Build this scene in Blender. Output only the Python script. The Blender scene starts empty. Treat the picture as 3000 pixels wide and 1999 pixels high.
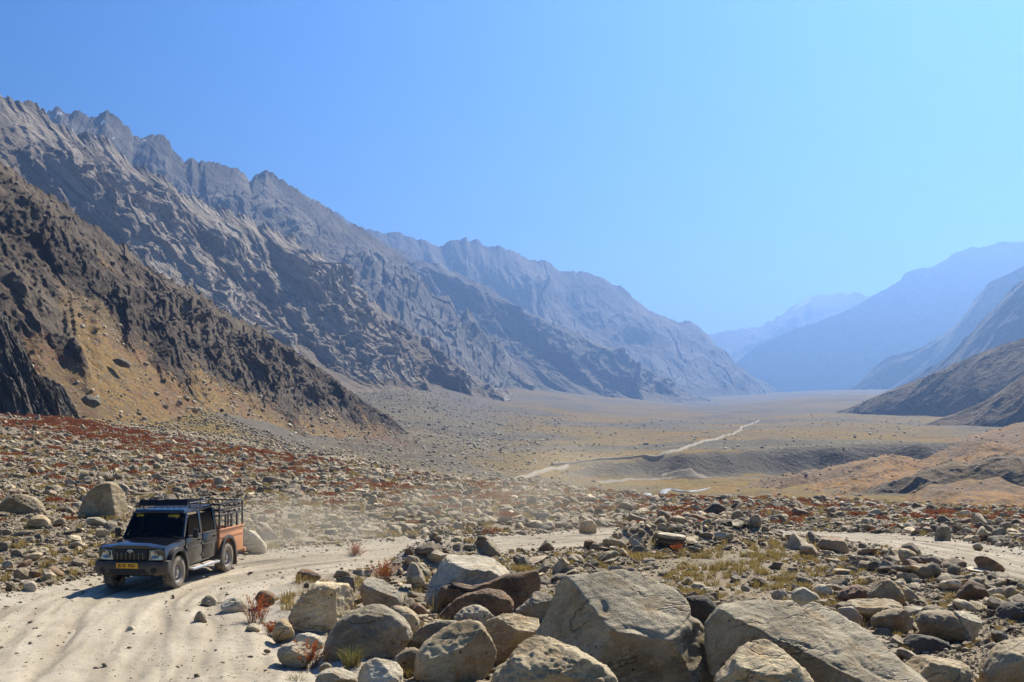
import bpy, bmesh, math, random
import numpy as np
from mathutils import Vector, Matrix, Euler
random.seed(7); RNG = np.random.default_rng(7)
S = bpy.context.scene
COL = S.collection
R = math.radians
# ------------------------------------------------------------------ camera, sky, sun, exposure
F, HZ, EYE = 3500.0, 1220.0, 3.95          # focal length and horizon row for a 3000 px wide frame, eye height in metres
cam_d = bpy.data.cameras.new('camera'); cam = bpy.data.objects.new('camera', cam_d); COL.objects.link(cam)
cam.location = (0, 0, EYE); cam.rotation_euler = (R(90), 0, 0)
cam_d.sensor_width = 36; cam_d.lens = 36 * F / 3000; cam_d.shift_y = (HZ - 999.5) / 3000
cam_d.clip_start = 0.5; cam_d.clip_end = 60000
S.camera = cam
SUN_AZ, SUN_EL = 28.0, 43.0
W = bpy.data.worlds.new('World'); S.world = W; W.use_nodes = True
wn = W.node_tree; wn.nodes.clear()
sky = wn.nodes.new('ShaderNodeTexSky'); sky.sky_type = 'NISHITA'; sky.sun_disc = False
sky.sun_elevation = R(SUN_EL); sky.sun_rotation = R(SUN_AZ)
sky.altitude = 3800; sky.air_density = 1.5; sky.dust_density = 0.3; sky.ozone_density = 4.0
bg = wn.nodes.new('ShaderNodeBackground'); bg.inputs['Strength'].default_value = 0.05
wo = wn.nodes.new('ShaderNodeOutputWorld')
hs = wn.nodes.new('ShaderNodeHueSaturation'); hs.inputs['Saturation'].default_value = 1.45; hs.inputs['Hue'].default_value = 0.511
wn.links.new(sky.outputs[0], hs.inputs['Color']); wn.links.new(hs.outputs[0], bg.inputs[0]); wn.links.new(bg.outputs[0], wo.inputs[0])
sl = bpy.data.lights.new('sun', 'SUN'); sl.energy = 5.0; sl.angle = R(0.53); sl.color = (1.0, 0.93, 0.80)
so = bpy.data.objects.new('sun', sl); COL.objects.link(so)
SUNV = Vector((math.sin(R(SUN_AZ)) * math.cos(R(SUN_EL)), math.cos(R(SUN_AZ)) * math.cos(R(SUN_EL)), math.sin(R(SUN_EL))))
so.rotation_euler = SUNV.to_track_quat('Z', 'Y').to_euler(); so.location = (60, 120, 140)
vs = S.view_settings; vs.view_transform = 'Standard'; vs.look = 'None'; vs.gamma = 1.0; vs.exposure = 0.98
S.cycles.use_denoising = True
S.cycles.max_bounces = 6; S.cycles.diffuse_bounces = 3; S.cycles.glossy_bounces = 3; S.cycles.volume_bounces = 0
S.cycles.transparent_max_bounces = 12
S.cycles.sample_clamp_indirect = 8.0
S.cycles.volume_step_rate = 1.5

# ------------------------------------------------------------------ helpers: noise
def _h(ix, iy, iz, seed):
    h = (ix * np.uint32(374761393) + iy * np.uint32(668265263) + iz * np.uint32(2246822519) + np.uint32(seed * 3266489917 % 4294967296))
    h = (h ^ (h >> np.uint32(13))) * np.uint32(1274126177)
    return h ^ (h >> np.uint32(16))
def pnoise(x, y, z=None, seed=0):
    """gradient noise, about -1..1"""
    x = np.asarray(x, np.float32); y = np.asarray(y, np.float32)
    fx = np.floor(x); fy = np.floor(y); dx = x - fx; dy = y - fy
    ix = fx.astype(np.int64).astype(np.uint32); iy = fy.astype(np.int64).astype(np.uint32)
    ux = dx * dx * dx * (dx * (dx * 6 - 15) + 10); uy = dy * dy * dy * (dy * (dy * 6 - 15) + 10)
    one = np.uint32(1)
    if z is None:
        zz = np.uint32(0)
        def g(i, j):
            h = _h(ix + np.uint32(i), iy + np.uint32(j), zz, seed)
            gx = (h & np.uint32(1023)).astype(np.float32) / 511.5 - 1; gy = ((h >> np.uint32(10)) & np.uint32(1023)).astype(np.float32) / 511.5 - 1
            return gx * (dx - i) + gy * (dy - j)
        a = g(0, 0); b = g(1, 0); c = g(0, 1); d = g(1, 1)
        a += (b - a) * ux; c += (d - c) * ux
        return (a + (c - a) * uy) * 1.5
    z = np.asarray(z, np.float32); fz = np.floor(z); dz = z - fz; iz = fz.astype(np.int64).astype(np.uint32)
    uz = dz * dz * dz * (dz * (dz * 6 - 15) + 10)
    def g3(i, j, k):
        h = _h(ix + np.uint32(i), iy + np.uint32(j), iz + np.uint32(k), seed)
        gx = (h & np.uint32(1023)).astype(np.float32) / 511.5 - 1; gy = ((h >> np.uint32(10)) & np.uint32(1023)).astype(np.float32) / 511.5 - 1
        gz = ((h >> np.uint32(20)) & np.uint32(1023)).astype(np.float32) / 511.5 - 1
        return gx * (dx - i) + gy * (dy - j) + gz * (dz - k)
    r = []
    for k in (0, 1):
        a = g3(0, 0, k); b = g3(1, 0, k); c = g3(0, 1, k); d = g3(1, 1, k)
        a += (b - a) * ux; c += (d - c) * ux
        r.append(a + (c - a) * uy)
    return (r[0] + (r[1] - r[0]) * uz) * 1.3
def fbm(x, y, z=None, o=4, seed=0, gain=0.5, lac=2.03):
    v = 0; a = 1.0; f = 1.0
    for i in range(o):
        v = v + a * pnoise(x * f + i * 17.3, y * f - i * 9.1, None if z is None else z * f + i * 5.7, seed + i); a *= gain; f *= lac
    return v
def ridged(x, y, z=None, o=4, seed=0, gain=0.5, lac=2.03):
    v = 0; a = 1.0; f = 1.0; w = 1.0
    for i in range(o):
        n = 1 - np.abs(pnoise(x * f + i * 17.3, y * f - i * 9.1, None if z is None else z * f + i * 5.7, seed + i)) * 1.6
        n = np.clip(n, 0, 1) ** 2
        v = v + a * n * w; w = np.clip(n * 1.6, 0, 1); a *= gain; f *= lac
    return v
def blocks(x, y, seed=0):
    """piecewise planar cells: every cell a tilted facet at its own height, about -1..1"""
    fx = np.floor(x); fy = np.floor(y); best = np.full(np.shape(x), 9.0); val = np.zeros(np.shape(x))
    for i in (-1, 0, 1):
        for j in (-1, 0, 1):
            cx, cy = fx + i, fy + j; h = _h(cx.astype(np.int64).astype(np.uint32), cy.astype(np.int64).astype(np.uint32), np.uint32(7), seed)
            r = [((h >> np.uint32(6 * k)) & np.uint32(63)).astype(np.float32) / 63 for k in range(5)]
            dx, dy = x - cx - r[0], y - cy - r[1]; d = dx * dx + dy * dy; m = d < best
            val = np.where(m, (r[2] - 0.5) * 1.3 + dx * (r[3] - 0.5) * 1.8 + dy * (r[4] - 0.5) * 1.8, val); best = np.where(m, d, best)
    return val
def sstep(a, b, x):
    t = np.clip((x - a) / (b - a), 0, 1); return t * t * (3 - 2 * t)

# ------------------------------------------------------------------ helpers: objects
def P(u, v, Y):
    return Vector(((u - 1500) / F * Y, Y, EYE - (v - HZ) / F * Y))
def tag(o, label=None, cat=None, group=None, kind=None):
    for k, val in (('label', label), ('category', cat), ('group', group), ('kind', kind)):
        if val: o[k] = val
    return o
def link(name, me, parent=None, mat=None):
    o = bpy.data.objects.new(name, me); COL.objects.link(o)
    if parent is not None: o.parent = parent
    if mat is not None and me is not None and len(me.materials) == 0: me.materials.append(mat)
    return o
def empty(name, loc, rz=0):
    o = bpy.data.objects.new(name, None); COL.objects.link(o); o.location = loc; o.rotation_euler = (0, 0, rz); o.empty_display_size = 0.2
    return o
def np_mesh(name, verts, faces, smooth=True, attrs=None):
    """verts (n,3), faces (m,k) numpy arrays"""
    me = bpy.data.meshes.new(name); verts = np.ascontiguousarray(verts, np.float32); faces = np.ascontiguousarray(faces, np.int32)
    n, k = faces.shape
    me.vertices.add(len(verts)); me.vertices.foreach_set('co', verts.ravel())
    me.loops.add(n * k); me.loops.foreach_set('vertex_index', faces.ravel())
    me.polygons.add(n); me.polygons.foreach_set('loop_start', np.arange(0, n * k, k, dtype=np.int32))
    try: me.polygons.foreach_set('loop_total', np.full(n, k, np.int32))
    except Exception: pass
    me.update(calc_edges=True)
    me.polygons.foreach_set('use_smooth', np.full(n, smooth, bool))
    for a, val in (attrs or {}).items():
        at = me.attributes.new(a, 'FLOAT', 'POINT'); at.data.foreach_set('value', np.ascontiguousarray(val, np.float32).ravel())
    me.validate(); return me
def grid_faces(nr, nc, flip=False):
    i = np.arange(nr - 1)[:, None] * nc + np.arange(nc - 1)[None, :]
    q = np.stack([i, i + 1, i + nc + 1, i + nc], -1).reshape(-1, 4)
    return q[:, ::-1] if flip else q

# ------------------------------------------------------------------ helpers: materials
class N:
    """a small wrapper that builds a node material"""
    def __init__(s, name):
        s.m = bpy.data.materials.new(name); s.m.use_nodes = True; s.t = s.m.node_tree; s.t.nodes.clear()
        s.out = s.new('ShaderNodeOutputMaterial')
    def new(s, t, **k):
        n = s.t.nodes.new(t)
        for a, v in k.items(): setattr(n, a, v)
        return n
    def put(s, sock, v):
        if hasattr(v, 'links') or isinstance(v, bpy.types.NodeSocket): s.t.links.new(v, sock)
        elif isinstance(v, (tuple, list)) and len(v) == 3 and sock.type == 'RGBA': sock.default_value = (*v, 1)
        else: sock.default_value = v
    def math(s, op, a, b=0.0, c=None, clamp=False):
        n = s.new('ShaderNodeMath', operation=op, use_clamp=clamp); s.put(n.inputs[0], a); s.put(n.inputs[1], b)
        if c is not None: s.put(n.inputs[2], c)
        return n.outputs[0]
    def vmath(s, op, a, b):
        n = s.new('ShaderNodeVectorMath', operation=op); s.put(n.inputs[0], a)
        if op == 'SCALE': s.put(n.inputs[3], b)
        else: s.put(n.inputs[1], b)
        return n.outputs[0]
    def noise(s, co, scale, detail=3.0, rough=0.55, dist=0.0):
        n = s.new('ShaderNodeTexNoise'); s.put(n.inputs['Vector'], co); s.put(n.inputs['Scale'], scale); s.put(n.inputs['Detail'], detail)
        s.put(n.inputs['Roughness'], rough); s.put(n.inputs['Distortion'], dist); return n.outputs[0]
    def aniso(s, co, rot, scale):
        r = s.new('ShaderNodeMapping'); s.put(r.inputs['Vector'], co); r.inputs['Rotation'].default_value = rot
        m = s.new('ShaderNodeMapping'); s.put(m.inputs['Vector'], r.outputs[0]); m.inputs['Scale'].default_value = scale
        return m.outputs[0]
    def voro(s, co, scale, feature='F1', out='Distance', rnd=1.0):
        n = s.new('ShaderNodeTexVoronoi', feature=feature); s.put(n.inputs['Vector'], co); s.put(n.inputs['Scale'], scale); s.put(n.inputs['Randomness'], rnd)
        return n.outputs[out]
    def ramp(s, v, stops, interp='LINEAR'):
        n = s.new('ShaderNodeValToRGB'); n.color_ramp.interpolation = interp; e = n.color_ramp.elements
        while len(e) < len(stops): e.new(0.5)
        for el, (p, c) in zip(e, stops): el.position = p; el.color = (*c, 1) if isinstance(c, (tuple, list)) else (c, c, c, 1)
        s.put(n.inputs[0], v); return n.outputs[0]
    def mix(s, f, a, b, blend='MIX'):
        n = s.new('ShaderNodeMix', data_type='RGBA', blend_type=blend); s.put(n.inputs[0], f); s.put(n.inputs[6], a); s.put(n.inputs[7], b); return n.outputs[2]
    def step(s, v, a, b):
        n = s.new('ShaderNodeMapRange', interpolation_type='SMOOTHSTEP'); s.put(n.inputs[0], v); s.put(n.inputs[1], a); s.put(n.inputs[2], b); return n.outputs[0]
    def attr(s, name, typ='GEOMETRY'):
        n = s.new('ShaderNodeAttribute', attribute_name=name, attribute_type=typ); return n.outputs['Fac']
    def bump(s, h, strength=1.0, dist=1.0, normal=None):
        n = s.new('ShaderNodeBump'); s.put(n.inputs['Height'], h); s.put(n.inputs['Strength'], strength); s.put(n.inputs['Distance'], dist)
        if normal is not None: s.put(n.inputs['Normal'], normal)
        return n.outputs[0]
    def bsdf(s, color, rough=0.85, normal=None, metal=0.0, spec=0.3, **kw):
        n = s.new('ShaderNodeBsdfPrincipled'); s.put(n.inputs['Base Color'], color); s.put(n.inputs['Roughness'], rough); s.put(n.inputs['Metallic'], metal)
        s.put(n.inputs['Specular IOR Level'], spec)
        if normal is not None: s.put(n.inputs['Normal'], normal)
        for k, v in kw.items(): s.put(n.inputs[k.replace('_', ' ')], v)
        s.t.links.new(n.outputs[0], s.out.inputs[0]); return n
    def geo(s): return s.new('ShaderNodeNewGeometry')
    def obj(s): return s.new('ShaderNodeTexCoord').outputs['Object']
    def rnd(s): return s.new('ShaderNodeObjectInfo').outputs['Random']
def plain(name, col, rough=0.6, metal=0.0, spec=0.4, **kw):
    n = N(name); n.bsdf(col, rough, None, metal, spec, **kw); return n.m

def rock_material(name, light, dark, stain, k=1.0, spots=0.5, bump=1.0, spread=0.35):
    """weathered granite: patches, grain, lichen; k scales the pattern (1 = object metres)"""
    n = N(name); r = n.rnd()
    off = n.new('ShaderNodeCombineXYZ'); n.put(off.inputs[0], n.math('MULTIPLY', r, 91.0)); n.put(off.inputs[1], n.math('MULTIPLY', r, 37.0)); n.put(off.inputs[2], n.math('MULTIPLY', r, 53.0))
    co = n.vmath('ADD', n.obj(), off.outputs[0])
    big = n.noise(co, 1.3 * k, 4, 0.6); mid = n.noise(co, 5.5 * k, 5, 0.65); fine = n.noise(co, 38 * k, 4, 0.7)
    c = n.mix(n.step(big, 0.38, 0.64), light, dark)
    c = n.mix(n.math('MULTIPLY', n.step(n.noise(co, 2.3 * k, 4, 0.62, 0.4), 0.5, 0.68), 0.75), c, stain)
    c = n.mix(n.math('MULTIPLY', n.step(mid, 0.56, 0.72), 0.5), c, tuple(x * 0.42 for x in dark))
    lay = n.aniso(co, (0.35, 0.3, 0.2), (1.0, 1.0, 4.5))
    band = n.noise(lay, 2.2 * k, 4, 0.6, 0.6)
    c = n.mix(n.math('MULTIPLY', n.step(band, 0.52, 0.66), 0.32), c, tuple(min(1, x * 1.5) for x in light))
    c = n.mix(0.75, c, n.ramp(fine, [(0.25, 0.45), (0.5, 1.0), (0.75, 1.5)]), 'MULTIPLY')
    sp = n.voro(n.vmath('ADD', co, n.vmath('SCALE', n.new('ShaderNodeTexNoise').outputs[1], 0.1)), 7 * k)
    spm = n.math('MULTIPLY', n.math('SUBTRACT', 1.0, n.step(sp, 0.14, 0.2)), n.step(n.noise(co, 1.9 * k, 2), 0.52, 0.6))
    c = n.mix(n.math('MULTIPLY', spm, spots), c, (0.022, 0.02, 0.018))
    vein = n.math('ABSOLUTE', n.math('SUBTRACT', n.noise(n.aniso(co, (0.6, 0.2, 0.5), (1.0, 0.5, 2.0)), 0.9 * k, 3, 0.55, 1.2), 0.5))
    c = n.mix(n.math('MULTIPLY', n.math('MULTIPLY', n.step(vein, 0.012, 0.004), n.step(big, 0.5, 0.6)), 0.35), c, tuple(min(0.7, x * 1.7) for x in light))
    crk = n.math('ADD', n.math('ABSOLUTE', n.math('SUBTRACT', n.noise(n.aniso(co, (0.5, 0.25, 0.4), (1.0, 0.7, 2.2)), 1.0 * k, 4, 0.5, 0.2), 0.5)), n.math('MULTIPLY', n.step(n.noise(co, 1.1 * k, 2), 0.56, 0.46), 0.1))
    c = n.mix(n.math('MULTIPLY', n.step(crk, 0.010, 0.0), 0.65), c, tuple(x * 0.25 for x in dark))
    # every stone a little lighter, darker, redder or greyer than the next
    r2 = n.math('FRACT', n.math('MULTIPLY', r, 17.31)); r3 = n.math('FRACT', n.math('MULTIPLY', r, 71.7))
    c = n.mix(1.0, c, n.ramp(r2, [(0, 1 - spread), (0.6, 1.0), (0.93, 1 + spread * 0.7), (1, 1 + spread * 2.0)]), 'MULTIPLY')
    c = n.mix(n.math('MULTIPLY', n.step(r3, 0.8, 0.95), 0.45), c, (0.27, 0.155, 0.10))
    h = n.math('ADD', n.math('MULTIPLY', mid, 0.065 / k * bump), n.math('ADD', n.math('MULTIPLY', fine, 0.022 / k * bump), n.math('MULTIPLY', n.noise(co, 130 * k, 2, 0.7), 0.007 / k * bump)))
    h = n.math('ADD', h, n.math('MULTIPLY', band, 0.035 / k * bump))
    h = n.math('SUBTRACT', h, n.math('MULTIPLY', n.step(crk, 0.018, 0.0), 0.03 / k * bump))
    n.bsdf(c, 0.82, n.bump(h, 0.9, 1.0), spec=0.35)
    return n.m
MAT = {}
MAT['grey'] = rock_material('granite grey', (0.449, 0.373, 0.239), (0.235, 0.189, 0.113), (0.316, 0.209, 0.092), spots=0.75)
MAT['tan'] = rock_material('granite tan', (0.479, 0.378, 0.218), (0.286, 0.204, 0.101), (0.347, 0.213, 0.084), spots=0.9)
MAT['pale'] = rock_material('granite pale', (0.612, 0.524, 0.361), (0.398, 0.330, 0.210), (0.408, 0.291, 0.143), spots=0.3)
MAT['rust'] = rock_material('rusty rock', (0.31, 0.20, 0.10), (0.15, 0.095, 0.05), (0.31, 0.15, 0.05), spots=0.8)
MAT['dark'] = rock_material('dark rock', (0.133, 0.112, 0.076), (0.066, 0.055, 0.038), (0.133, 0.087, 0.042))
MAT['stone'] = rock_material('field stone', (0.469, 0.378, 0.231), (0.240, 0.184, 0.105), (0.296, 0.189, 0.088), k=1.7, spots=0.4, bump=0.9, spread=0.5)
MAT['crag'] = MAT['dark']
# ------------------------------------------------------------------ terrain: one height function for the plateau, the fan and the valley
UC = np.array([-1500, -600, 0, 400, 600, 800, 1000, 1200, 1500, 1800, 2100, 2500, 3000, 3600, 4500], float)
YC = np.array([190, 190, 180, 170, 160, 150, 140, 130, 120, 110, 105, 100, 95, 90, 85], float)        # where the boulder field ends
VC = np.array([1100, 1130, 1195, 1262, 1297, 1328, 1352, 1390, 1420, 1450, 1464, 1478, 1492, 1495, 1495], float)
ZC = EYE - (VC - HZ) / F * YC
VU = np.array([-1500, 0, 600, 1000, 1200, 1500, 1800, 2050, 2500, 3000, 4500], float)
VY = np.log(np.array([60, 100, 150, 220, 300, 400, 600, 900, 1400, 2500, 5000, 11000], float))
VZ = np.array([
    [4, 5, 6, 9, 15, 24, 50, 90, 160, 300, 500, 800], [4, 5, 5, 8, 14, 22, 45, 80, 140, 260, 480, 800], [0, 0, 0.2, 3, 8, 14, 28, 58, 100, 200, 400, 700],
    [-1, -1.3, -1.6, -3.6, -3.8, -1.8, 5.7, 22, 60, 150, 300, 500], [-2, -2.5, -3.6, -5.8, -6.3, -5.2, 1, 20, 55, 120, 240, 400],
    [-3, -5, -6.3, -8.9, -11, -11.0, -8.5, 0, 20, 64, 140, 260], [-4, -7, -8, -9, -9.6, -9.4, -8.6, -3.5, 9, 42, 115, 225],
    [-4, -7, -7, -7, -6.6, -6.4, -6.3, -3.8, 4.8, 25, 88, 204],
    [-4, -7, -7, -6, -5.5, -5.2, -3.3, 0, 14, 47, 110, 250], [-4, -6, -5, -5, -5, -4.5, -3.5, -0.5, 14, 50, 130, 300], [-4, -3, -3, -3, -3, -2, 2, 12, 40, 90, 200, 450]], float)
def tri(xs, x):
    i = np.clip(np.searchsorted(xs, x) - 1, 0, len(xs) - 2); t = np.clip((x - xs[i]) / (xs[i + 1] - xs[i]), 0, 1); return i, t * t * (3 - 2 * t) * 0.5 + t * 0.5
def upper(u, Y):
    i, a = tri(VU, u); j, b = tri(VY, np.log(np.maximum(Y, 1.0)))
    return (VZ[i, j] * (1 - a) + VZ[i + 1, j] * a) * (1 - b) + (VZ[i, j + 1] * (1 - a) + VZ[i + 1, j + 1] * a) * b
def scarp_y(x, u):
    return np.interp(u, [1500, 1800, 2050, 2500], [330, 342, 352, 372]) + 13 * pnoise(x * 0.028, x * 0 + 3.3, seed=5) + 6 * pnoise(x * 0.09, x * 0 + 8.1, seed=6)
def base_z(x, y):
    """height without small relief"""
    x = np.asarray(x, float); y = np.asarray(y, float); Y = np.maximum(y, 6.0)
    u = np.clip(1500 + F * x / Y, -1500, 4500)
    yc = np.interp(u, UC, YC); zc = np.interp(u, UC, ZC)
    t = np.clip((Y - 30) / (yc - 30), 0, 1)
    near = zc * np.where(zc > 0, t ** 1.7, t ** 1.35)
    far = upper(u, Y)
    sy = scarp_y(x, u); cut = sstep(1560, 1780, u) * (1 - sstep(sy - 9, sy + 9, Y))
    low = -13.6 + 1.2 * pnoise(x * 0.02, Y * 0.02, seed=9)
    far = far * (1 - cut) + low * cut
    b = sstep(0, 1, (Y - yc) / (55 + 25 * sstep(900, 400, u)))
    return near * (1 - b) + far * b
def img_to_ground(u, v):
    """where the sight line through a pixel meets the base ground"""
    Ys = np.exp(np.linspace(math.log(8), math.log(6000), 1500)); z = base_z((u - 1500) / F * Ys, Ys); zr = EYE - (v - HZ) / F * Ys
    k = np.argmax(zr <= z); Y = Ys[max(k, 1)]
    return Vector(((u - 1500) / F * Y, Y, float(base_z((u - 1500) / F * Y, Y))))
# dirt road: centre line through points seen in the photograph, width in metres
RP = [(150, 2300, 4.2), (215, 2060, 3.7), (262, 1960, 3.3), (315, 1850, 2.9), (385, 1765, 2.6), (545, 1706, 2.35), (750, 1667, 2.2), (950, 1640, 2.1), (1110, 1624, 2.1), (1320, 1606, 2.2), (1600, 1588, 2.2),
      (1800, 1574, 2.0), (2050, 1568, 2.0), (2330, 1567, 2.0), (2520, 1576, 2.1), (2700, 1596, 1.9), (2850, 1622, 1.6), (3100, 1680, 1.6), (3500, 1760, 1.6)]
_rp = [(*img_to_ground(u, v)[:2], w) for u, v, w in RP]
def catmull(pts, n):
    p = np.array(pts, float); p = np.vstack([2 * p[0] - p[1], p, 2 * p[-1] - p[-2]]); out = []
    for i in range(1, len(p) - 2):
        t = np.linspace(0, 1, n, endpoint=False)[:, None]; a, b, c, d = p[i - 1], p[i], p[i + 1], p[i + 2]
        out.append(0.5 * (2 * b + (c - a) * t + (2 * a - 5 * b + 4 * c - d) * t ** 2 + (3 * b - a - 3 * c + d) * t ** 3))
    return np.vstack(out + [p[-2:-1]])
ROAD = catmull(_rp, 14)
_seg = np.r_[0, np.cumsum(np.hypot(*np.diff(ROAD[:, :2], axis=0).T))]
_n = int(_seg[-1] / 0.11); _s = np.linspace(0, _seg[-1], _n)
ROAD = np.stack([np.interp(_s, _seg, ROAD[:, k]) for k in range(3)], 1)
RT = np.gradient(ROAD[:, :2], axis=0); RT /= np.linalg.norm(RT, axis=1)[:, None]; RN = np.stack([RT[:, 1], -RT[:, 0]], 1)
_rd = ROAD[::5]
def road_dist(x, y):
    """distance to the road edge in metres (negative on the road)"""
    sh = np.shape(x); x = np.ravel(x); y = np.ravel(y); out = np.full(len(x), 99.0)
    near = np.nonzero((y < 48) & (np.abs(x) < 30))[0]
    for c in range(0, len(near), 20000):
        i = near[c:c + 20000]; d = np.hypot(x[i, None] - _rd[None, :, 0], y[i, None] - _rd[None, :, 1]) - _rd[None, :, 2]; out[i] = d.min(1)
    return out.reshape(sh)
_mi = (ROAD[:, 0] > -6.5) & (ROAD[:, 0] < 12.6); _mx = ROAD[_mi]; _mx = _mx[np.argsort(_mx[:, 0])]
def mound(x, y):
    u = 1500 + F * x / np.maximum(y, 6.0); ry = np.interp(x, _mx[:, 0], _mx[:, 1])
    m = sstep(1120, 1200, u) * (1 - sstep(1390, 1480, u)) + sstep(1740, 1830, u) * (1 - sstep(2220, 2320, u))
    return m * 0.62 * np.exp(-((y - (ry - 3.6)) / 1.15) ** 2) * (0.8 + 0.35 * pnoise(x / 1.7, y / 1.7, seed=33))
def ground_z(x, y, rd=None):
    x = np.asarray(x, float); y = np.asarray(y, float); z = base_z(x, y)
    rd = road_dist(x, y) if rd is None else rd
    f = sstep(-0.2, 1.3, rd)
    rel = 0.16 * fbm(x / 5.0, y / 5.0, o=3, seed=21) + 0.035 * fbm(x / 0.9, y / 0.9, o=2, seed=31)
    rel = rel + sstep(60, 120, y) * 0.5 * fbm(x / 16, y / 16, o=3, seed=41)
    far = sstep(180, 320, y)
    rel = rel + far * (0.8 * fbm(x / 60, y / 60, o=4, seed=51) + sstep(700, 1600, y) * 3.0 * fbm(x / 200, y / 260, o=4, seed=53)) * (0.5 + 0.5 * sstep(0, 6, np.abs(z + 13)))
    berm = 0.10 * np.exp(-((rd - 0.5) / 0.45) ** 2)
    return z + rel * f + berm - 0.07 * (1 - f) + mound(x, y)

def terrain(name, u0, u1, nu, y0, y1, ny, mat, drop=None):
    u = np.linspace(u0, u1, nu)[None, :]; Y = np.exp(np.linspace(math.log(y0), math.log(y1), ny))[:, None]
    Xg = (u - 1500) / F * Y; Yg = Y + 0 * u
    rd = road_dist(Xg, Yg); Z = ground_z(Xg, Yg, rd)
    if drop: Z = Z - drop * (1 - sstep(y0, y0 * 1.04, Yg))
    dust = (1 - sstep(0.0, 1.1, rd + 0.7 * fbm(Xg / 1.5, Yg / 1.5, o=3, seed=61)))
    sandy = sstep(0.1, 0.6, fbm(Xg / 3.5, Yg / 3.5, o=3, seed=63)) * (1 - sstep(24, 40, Yg)) * sstep(-0.5, -2.5, Xg)
    dust = np.maximum(dust, 0.85 * sandy)
    uu = 1500 + F * Xg / Yg
    red = sstep(0.05, 0.4, fbm(Xg / 14, Yg / 7, o=3, seed=71)) * sstep(55, 80, Yg)
    band = np.exp(-((Yg - np.interp(uu, UC, YC) + 22) / 16) ** 2)
    red = np.clip(red * 0.8 + band * 0.8 * sstep(-0.25, 0.3, fbm(Xg / 9, Yg / 9, o=2, seed=73)), 0, 1) * (1 - sstep(185, 215, Yg))
    red = red + sstep(1000, 1900, Yg) * (1 - sstep(2400, 3300, Yg)) * sstep(0.0, 0.5, fbm(Xg / 160, Yg / 260, o=3, seed=75)) * 0.55 * sstep(2300, 1500, uu)
    red = red + 0.8 * np.exp(-((uu - 1080) / 150) ** 2 - ((Yg - 390) / 110) ** 2) * sstep(-0.3, 0.3, fbm(Xg / 25, Yg / 25, o=3, seed=77))
    grass = sstep(-0.25, 0.2, fbm(Xg / 120, Yg / 150, o=5, seed=81)) * sstep(190, 260, Yg) * sstep(1250, 1650, uu + 90 * pnoise(Xg / 60, Yg / 90, seed=83))
    low = sstep(-10.5, -12.5, Z) * sstep(190, 230, Yg)
    grass = np.maximum(grass, low * sstep(-0.45, 0.05, fbm(Xg / 40, Yg / 55, o=3, seed=85)))
    clear = np.exp(-((uu - 2120) / 270) ** 2 - ((Yg - 31) / 5.5) ** 2) + 0.6 * np.exp(-((uu - 1480) / 90) ** 2 - ((Yg - 31) / 3.5) ** 2)
    grass = np.maximum(grass, np.clip(clear, 0, 1) * 0.75)
    grass = np.maximum(grass, sstep(0.93, 1.12, Yg / np.interp(uu, UC, YC)) * sstep(1000, 700, uu))
    grass = grass * (1 - dust)
    gx, gy = np.gradient(Z, axis=1) / np.maximum(np.gradient(Xg, axis=1), 1e-6), np.gradient(Z, axis=0) / np.gradient(Yg, axis=0)
    steep = sstep(0.18, 0.4, np.hypot(gx, gy)) * sstep(190, 230, Yg)
    V = np.stack([Xg, Yg, Z], -1).reshape(-1, 3)
    me = np_mesh(name, V, grid_faces(ny, nu), True, {'dust': dust, 'red': np.clip(red, 0, 1), 'grass': grass * (1 - steep), 'steep': steep})
    return tag(link(name, me, None, mat), kind='structure')

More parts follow.
